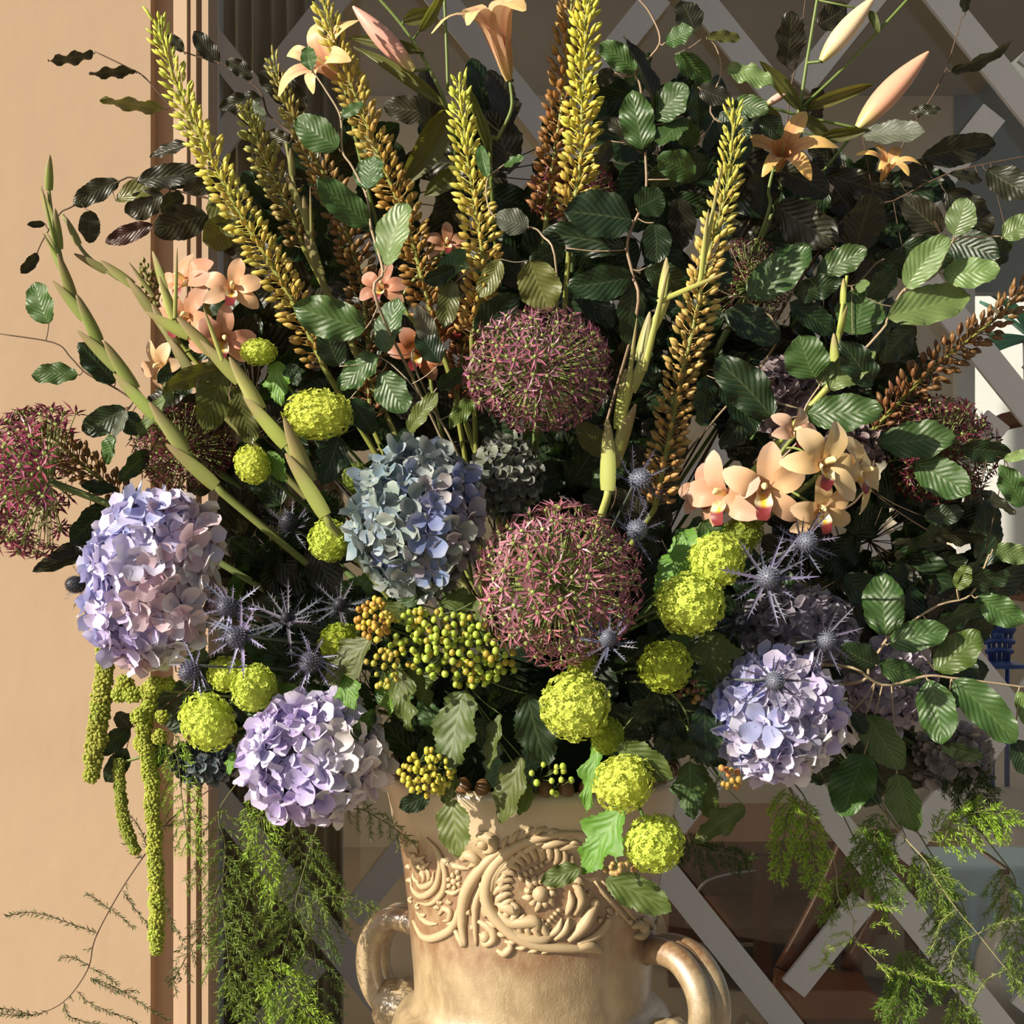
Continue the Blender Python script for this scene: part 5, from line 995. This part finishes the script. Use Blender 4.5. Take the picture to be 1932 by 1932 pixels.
BC, BB = (.13, .14, .19), (.13, .125, .19)
for a in (('sea holly before the base of the right spike', 1208, 905, -0.19, 20, 62, (.2, -1, .4)), ('sea holly just below, touching the allium edge', 1202, 1000, -0.2, 19, 55, (.3, -1, .3)), ('sea holly at the lower right of the lower allium', 1147, 1205, -0.34, 15, 66, (.1, -1, .5)),
          ('sea holly under the peach orchids', 1522, 1022, -0.26, 19, 64, (.2, -1, .15)), ('large sea holly left of the orchid thistle', 1450, 1090, -0.28, 21, 82, (-.1, -1, .2)), ('sea holly above the blue-lilac hydrangea edge', 1560, 1207, -0.27, 17, 62, (.1, -1, .1)),
          ('sea holly lying on the blue-lilac hydrangea', 1462, 1285, -0.33, 18, 66, (0, -1, .1))):
    thistle(*a, BC, BB)
for a in (('sea holly, uppermost on the big lilac hydrangea', 428, 1145, -0.25, 19, 58, (-.4, -1, .1)), ('sea holly, middle one on the big lilac hydrangea', 445, 1202, -0.26, 20, 62, (-.2, -1, -.1)), ('sea holly at the bottom of the big lilac hydrangea', 357, 1266, -0.25, 19, 52, (-.3, -1, -.5)),
          ('sea holly above the lavender hydrangea', 583, 1250, -0.23, 19, 55, (-.3, -1, -.4))):
    thistle(*a, (.08, .08, .12), (.26, .25, .40))
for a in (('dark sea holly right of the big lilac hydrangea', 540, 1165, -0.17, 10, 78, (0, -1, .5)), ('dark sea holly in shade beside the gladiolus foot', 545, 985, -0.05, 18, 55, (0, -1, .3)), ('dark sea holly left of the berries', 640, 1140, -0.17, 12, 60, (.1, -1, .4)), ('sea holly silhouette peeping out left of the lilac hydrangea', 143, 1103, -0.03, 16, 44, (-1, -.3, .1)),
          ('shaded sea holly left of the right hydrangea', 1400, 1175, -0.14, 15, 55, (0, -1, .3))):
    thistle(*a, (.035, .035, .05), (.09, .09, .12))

YB_ = [(.36, .46, .05), (.33, .42, .045), (.40, .50, .07)]
berries('main spread of lime viburnum berries under the hydrangea', 850, 1222, 128, 66, -0.24, 170, YB_ + [(.4, .32, .04)], 6.6, ang=.32)
berries('golden berry cluster at the upper left of the main berries', 705, 1168, 36, 40, -0.25, 48, [(.55, .34, .05), (.5, .40, .05), (.42, .22, .04)], 6.0)
berries('berry cluster hanging at the rim beside the lavender hydrangea', 805, 1458, 52, 44, -0.235, 75, [(.5, .48, .05), (.55, .48, .06), (.48, .40, .05)], 5.8)
berries('sparse berries dangling over the rim centre', 1040, 1470, 45, 30, -0.235, 13, YB_, 6.0)
berries('orange berries under the blue-lilac hydrangea', 1372, 1468, 26, 24, -0.28, 14, [(.45, .18, .05), (.4, .26, .05)], 6.0)
berries('tan berries below the lowest snowball leaf', 1172, 1640, 30, 12, -0.31, 13, [(.42, .27, .1), (.36, .22, .08)], 5.6)
berries('dark red berries left of the blue-lilac hydrangea', 1305, 1308, 24, 24, -0.22, 12, [(.12, .04, .02), (.2, .12, .03)], 6.0)
berries('small olive berries between leaves left of the main cluster', 720, 1262, 34, 36, -0.255, 26, [(.36, .34, .04), (.44, .34, .06)], 5.6)

AM = (.33, .36, .07)
amaranth('thick amaranth tassel at the far left of the wall', [(205, 1210), (195, 1280), (188, 1350), (178, 1420), (172, 1462)], 19, -0.07, AM)
amaranth('short thin amaranth tassel below the dark beech leaves', [(225, 1440), (226, 1490), (232, 1540), (245, 1580), (255, 1605)], 12, -0.06, (.28, .32, .06))
amaranth('longest amaranth tassel hanging before the door casing', [(285, 1300), (272, 1380), (280, 1440), (288, 1520), (292, 1600), (296, 1700), (296, 1792)], 15, -0.10, (.36, .40, .07),
         [(262, 1352, 16), (305, 1352, 14), (270, 1375, 15), (300, 1390, 15), (275, 1305, 16), (292, 1292, 18), (250, 1310, 17), (235, 1290, 18), (225, 1310, 16), (265, 1402, 15), (318, 1290, 13), (282, 1330, 16)])

FG, FB, FD = (.17, .27, .04), (.30, .48, .045), (.05, .09, .02)
fern('bright hanging fern tuft beside the amaranth', [(318, 1360), (335, 1430), (345, 1520), (358, 1612)], -0.10, 60, FB, 22, 14, droop=1.4)
fern('bright narrow fern plume under the lavender hydrangea', [(480, 1480), (492, 1540), (500, 1600), (506, 1700)], -0.10, 48, FB, 24, 14, droop=1.4)
fern('long loose fern trail curving across the plaster wall', [(425, 1470), (320, 1548), (275, 1610), (225, 1685), (180, 1770), (165, 1830), (120, 1890), (60, 1915), (-10, 1912)], -0.02, 10, (.07, .12, .03), 5, 12, (.09, .05, .035), .3, 2.4,
     subs=[[(182, 1760), (110, 1735), (60, 1722), (12, 1728)], [(205, 1715), (180, 1695), (162, 1688)], [(205, 1712), (235, 1735), (252, 1752)], [(168, 1822), (140, 1808), (112, 1808)], [(168, 1825), (200, 1840), (222, 1858)], [(170, 1845), (215, 1868), (258, 1868)], [(170, 1845), (230, 1870), (315, 1925)], [(145, 1870), (175, 1895), (260, 1930)], [(120, 1890), (135, 1920), (200, 1935)], [(232, 1680), (255, 1715), (285, 1750)], [(268, 1620), (240, 1595), (232, 1565)], [(60, 1915), (20, 1905), (-20, 1900)], [(278, 1600), (262, 1560), (238, 1530)], [(310, 1690), (325, 1740), (342, 1770)], [(300, 1560), (350, 1550), (390, 1538)]])
for i, (lab, pts, bl, c, nb, Yf) in enumerate((
    ('dense dark fern mass behind the casing edge', [(430, 1500), (425, 1600), (420, 1700), (430, 1800), (440, 1920)], 85, FG, 34, 0.0), ('feathery fern curtain below the lavender hydrangea', [(560, 1530), (570, 1620), (555, 1720), (530, 1830), (545, 1950)], 95, FG, 36, -0.02),
    ('dry brown-green fern sprig over the door casing', [(430, 1640), (400, 1720), (360, 1790), (322, 1860)], 42, (.08, .09, .035), 20, 0.02), ('mid-green fern frond between two fern masses', [(480, 1560), (478, 1650), (455, 1760), (470, 1860), (480, 1950)], 80, FG, 32, 0.01),
    ('fine fern frond at the bottom left of the urn', [(600, 1560), (600, 1660), (585, 1740), (600, 1850), (590, 1950)], 90, (.08, .15, .03), 30, 0.0), ('fern sprig crossing the lattice left of the handle', [(560, 1690), (620, 1690), (670, 1700), (705, 1715)], 30, FG, 14, -0.03),
    ('fern tips at the very bottom left corner', [(470, 1800), (520, 1840), (560, 1890), (610, 1940)], 70, FB, 24, -0.03), ('fern wisp under the hydrangea beside the rim', [(650, 1500), (690, 1530), (740, 1560), (780, 1590)], 34, (.14, .18, .04), 14, -0.18),
    ('bright fern plume hanging under the blue-lilac hydrangea', [(1480, 1470), (1485, 1540), (1475, 1600), (1470, 1660)], 42, FB, 22, -0.17), ('fern plume with drooping tip right of the blue-lilac hydrangea', [(1500, 1480), (1525, 1560), (1535, 1620), (1545, 1690)], 48, FB, 22, -0.16),
    ('bright arching fern frond at the right edge', [(1735, 1575), (1800, 1550), (1860, 1530), (1910, 1555)], 62, FB, 22, -0.14), ('fern frond dropping from the lowest right beech leaf', [(1660, 1520), (1650, 1580), (1665, 1640), (1682, 1710)], 58, (.15, .28, .03), 24, -0.13),
    ('fern frond slanting behind the fern trail', [(1700, 1560), (1640, 1610), (1590, 1670), (1555, 1740)], 50, FG, 24, -0.11), ('fern fan low in the lattice gap', [(1720, 1600), (1745, 1640), (1770, 1680), (1800, 1700)], 55, FG, 22, -0.12),
    ('dark fern sprig behind the lowest snowball', [(1280, 1560), (1320, 1600), (1370, 1610), (1420, 1620)], 40, FD, 20, -0.05), ('fern tuft below the right trail end', [(1700, 1780), (1715, 1840), (1700, 1900), (1690, 1960)], 70, (.13, .24, .03), 26, -0.09),
    ('fern wisps at the bottom right corner', [(1800, 1680), (1790, 1760), (1800, 1850), (1830, 1940)], 62, FG, 26, -0.06), ('dark fern needles behind the right beech leaves', [(1780, 1420), (1820, 1460), (1850, 1500), (1860, 1560)], 60, FD, 26, -0.05),
    ('fern veil along the right frame edge', [(1890, 1620), (1900, 1700), (1920, 1780), (1925, 1880)], 50, FG, 22, -0.04))):
    fern(lab, pts, Yf, bl, c, int(nb * (1.4 if i > 7 else 1)), 13, droop=1.0, step=2.4, dens=3 if i > 7 else 2)
fern('wiry fern trail with tufts right of the urn handle', [(1545, 1575), (1575, 1630), (1582, 1690), (1608, 1730), (1614, 1770), (1660, 1820), (1680, 1850)], -0.15, 8, FB, 3, 12, (.3, .26, .14), .4, 2.4,
     subs=[[(1600, 1712), (1640, 1706), (1700, 1718)], [(1610, 1770), (1570, 1790), (1550, 1820), (1530, 1828)], [(1612, 1775), (1640, 1790), (1670, 1800)], [(1612, 1772), (1590, 1760), (1565, 1768)], [(1655, 1820), (1720, 1840), (1820, 1868)], [(1575, 1830), (1558, 1808), (1560, 1780)], [(1640, 1750), (1665, 1740), (1690, 1760)]])
fern('long wiry fern trail running to the bottom right corner', [(1715, 1590), (1760, 1650), (1805, 1715), (1845, 1762), (1900, 1830), (1950, 1880)], -0.16, 8, FG, 3, 12, (.32, .3, .14), .4, 2.4,
     subs=[[(1805, 1715), (1775, 1740), (1762, 1780), (1750, 1800)], [(1845, 1762), (1810, 1780), (1790, 1830)], [(1760, 1650), (1800, 1660), (1835, 1690)], [(1845, 1762), (1890, 1740), (1930, 1735)], [(1900, 1830), (1860, 1850), (1830, 1900)]])

for i in range(16):
    a_ = i * 2.4; c_ = P(1945, 640, 7.4); d_ = np.array([math.cos(a_), math.sin(a_) * .6, random.uniform(-.3, .5)]); obj('frond', LEAF['lance'][i % 5], pm, frame(d_, [0, -.5, 1], c_, (0.55, 0.07, 0.55)), (.05, .2, .15))
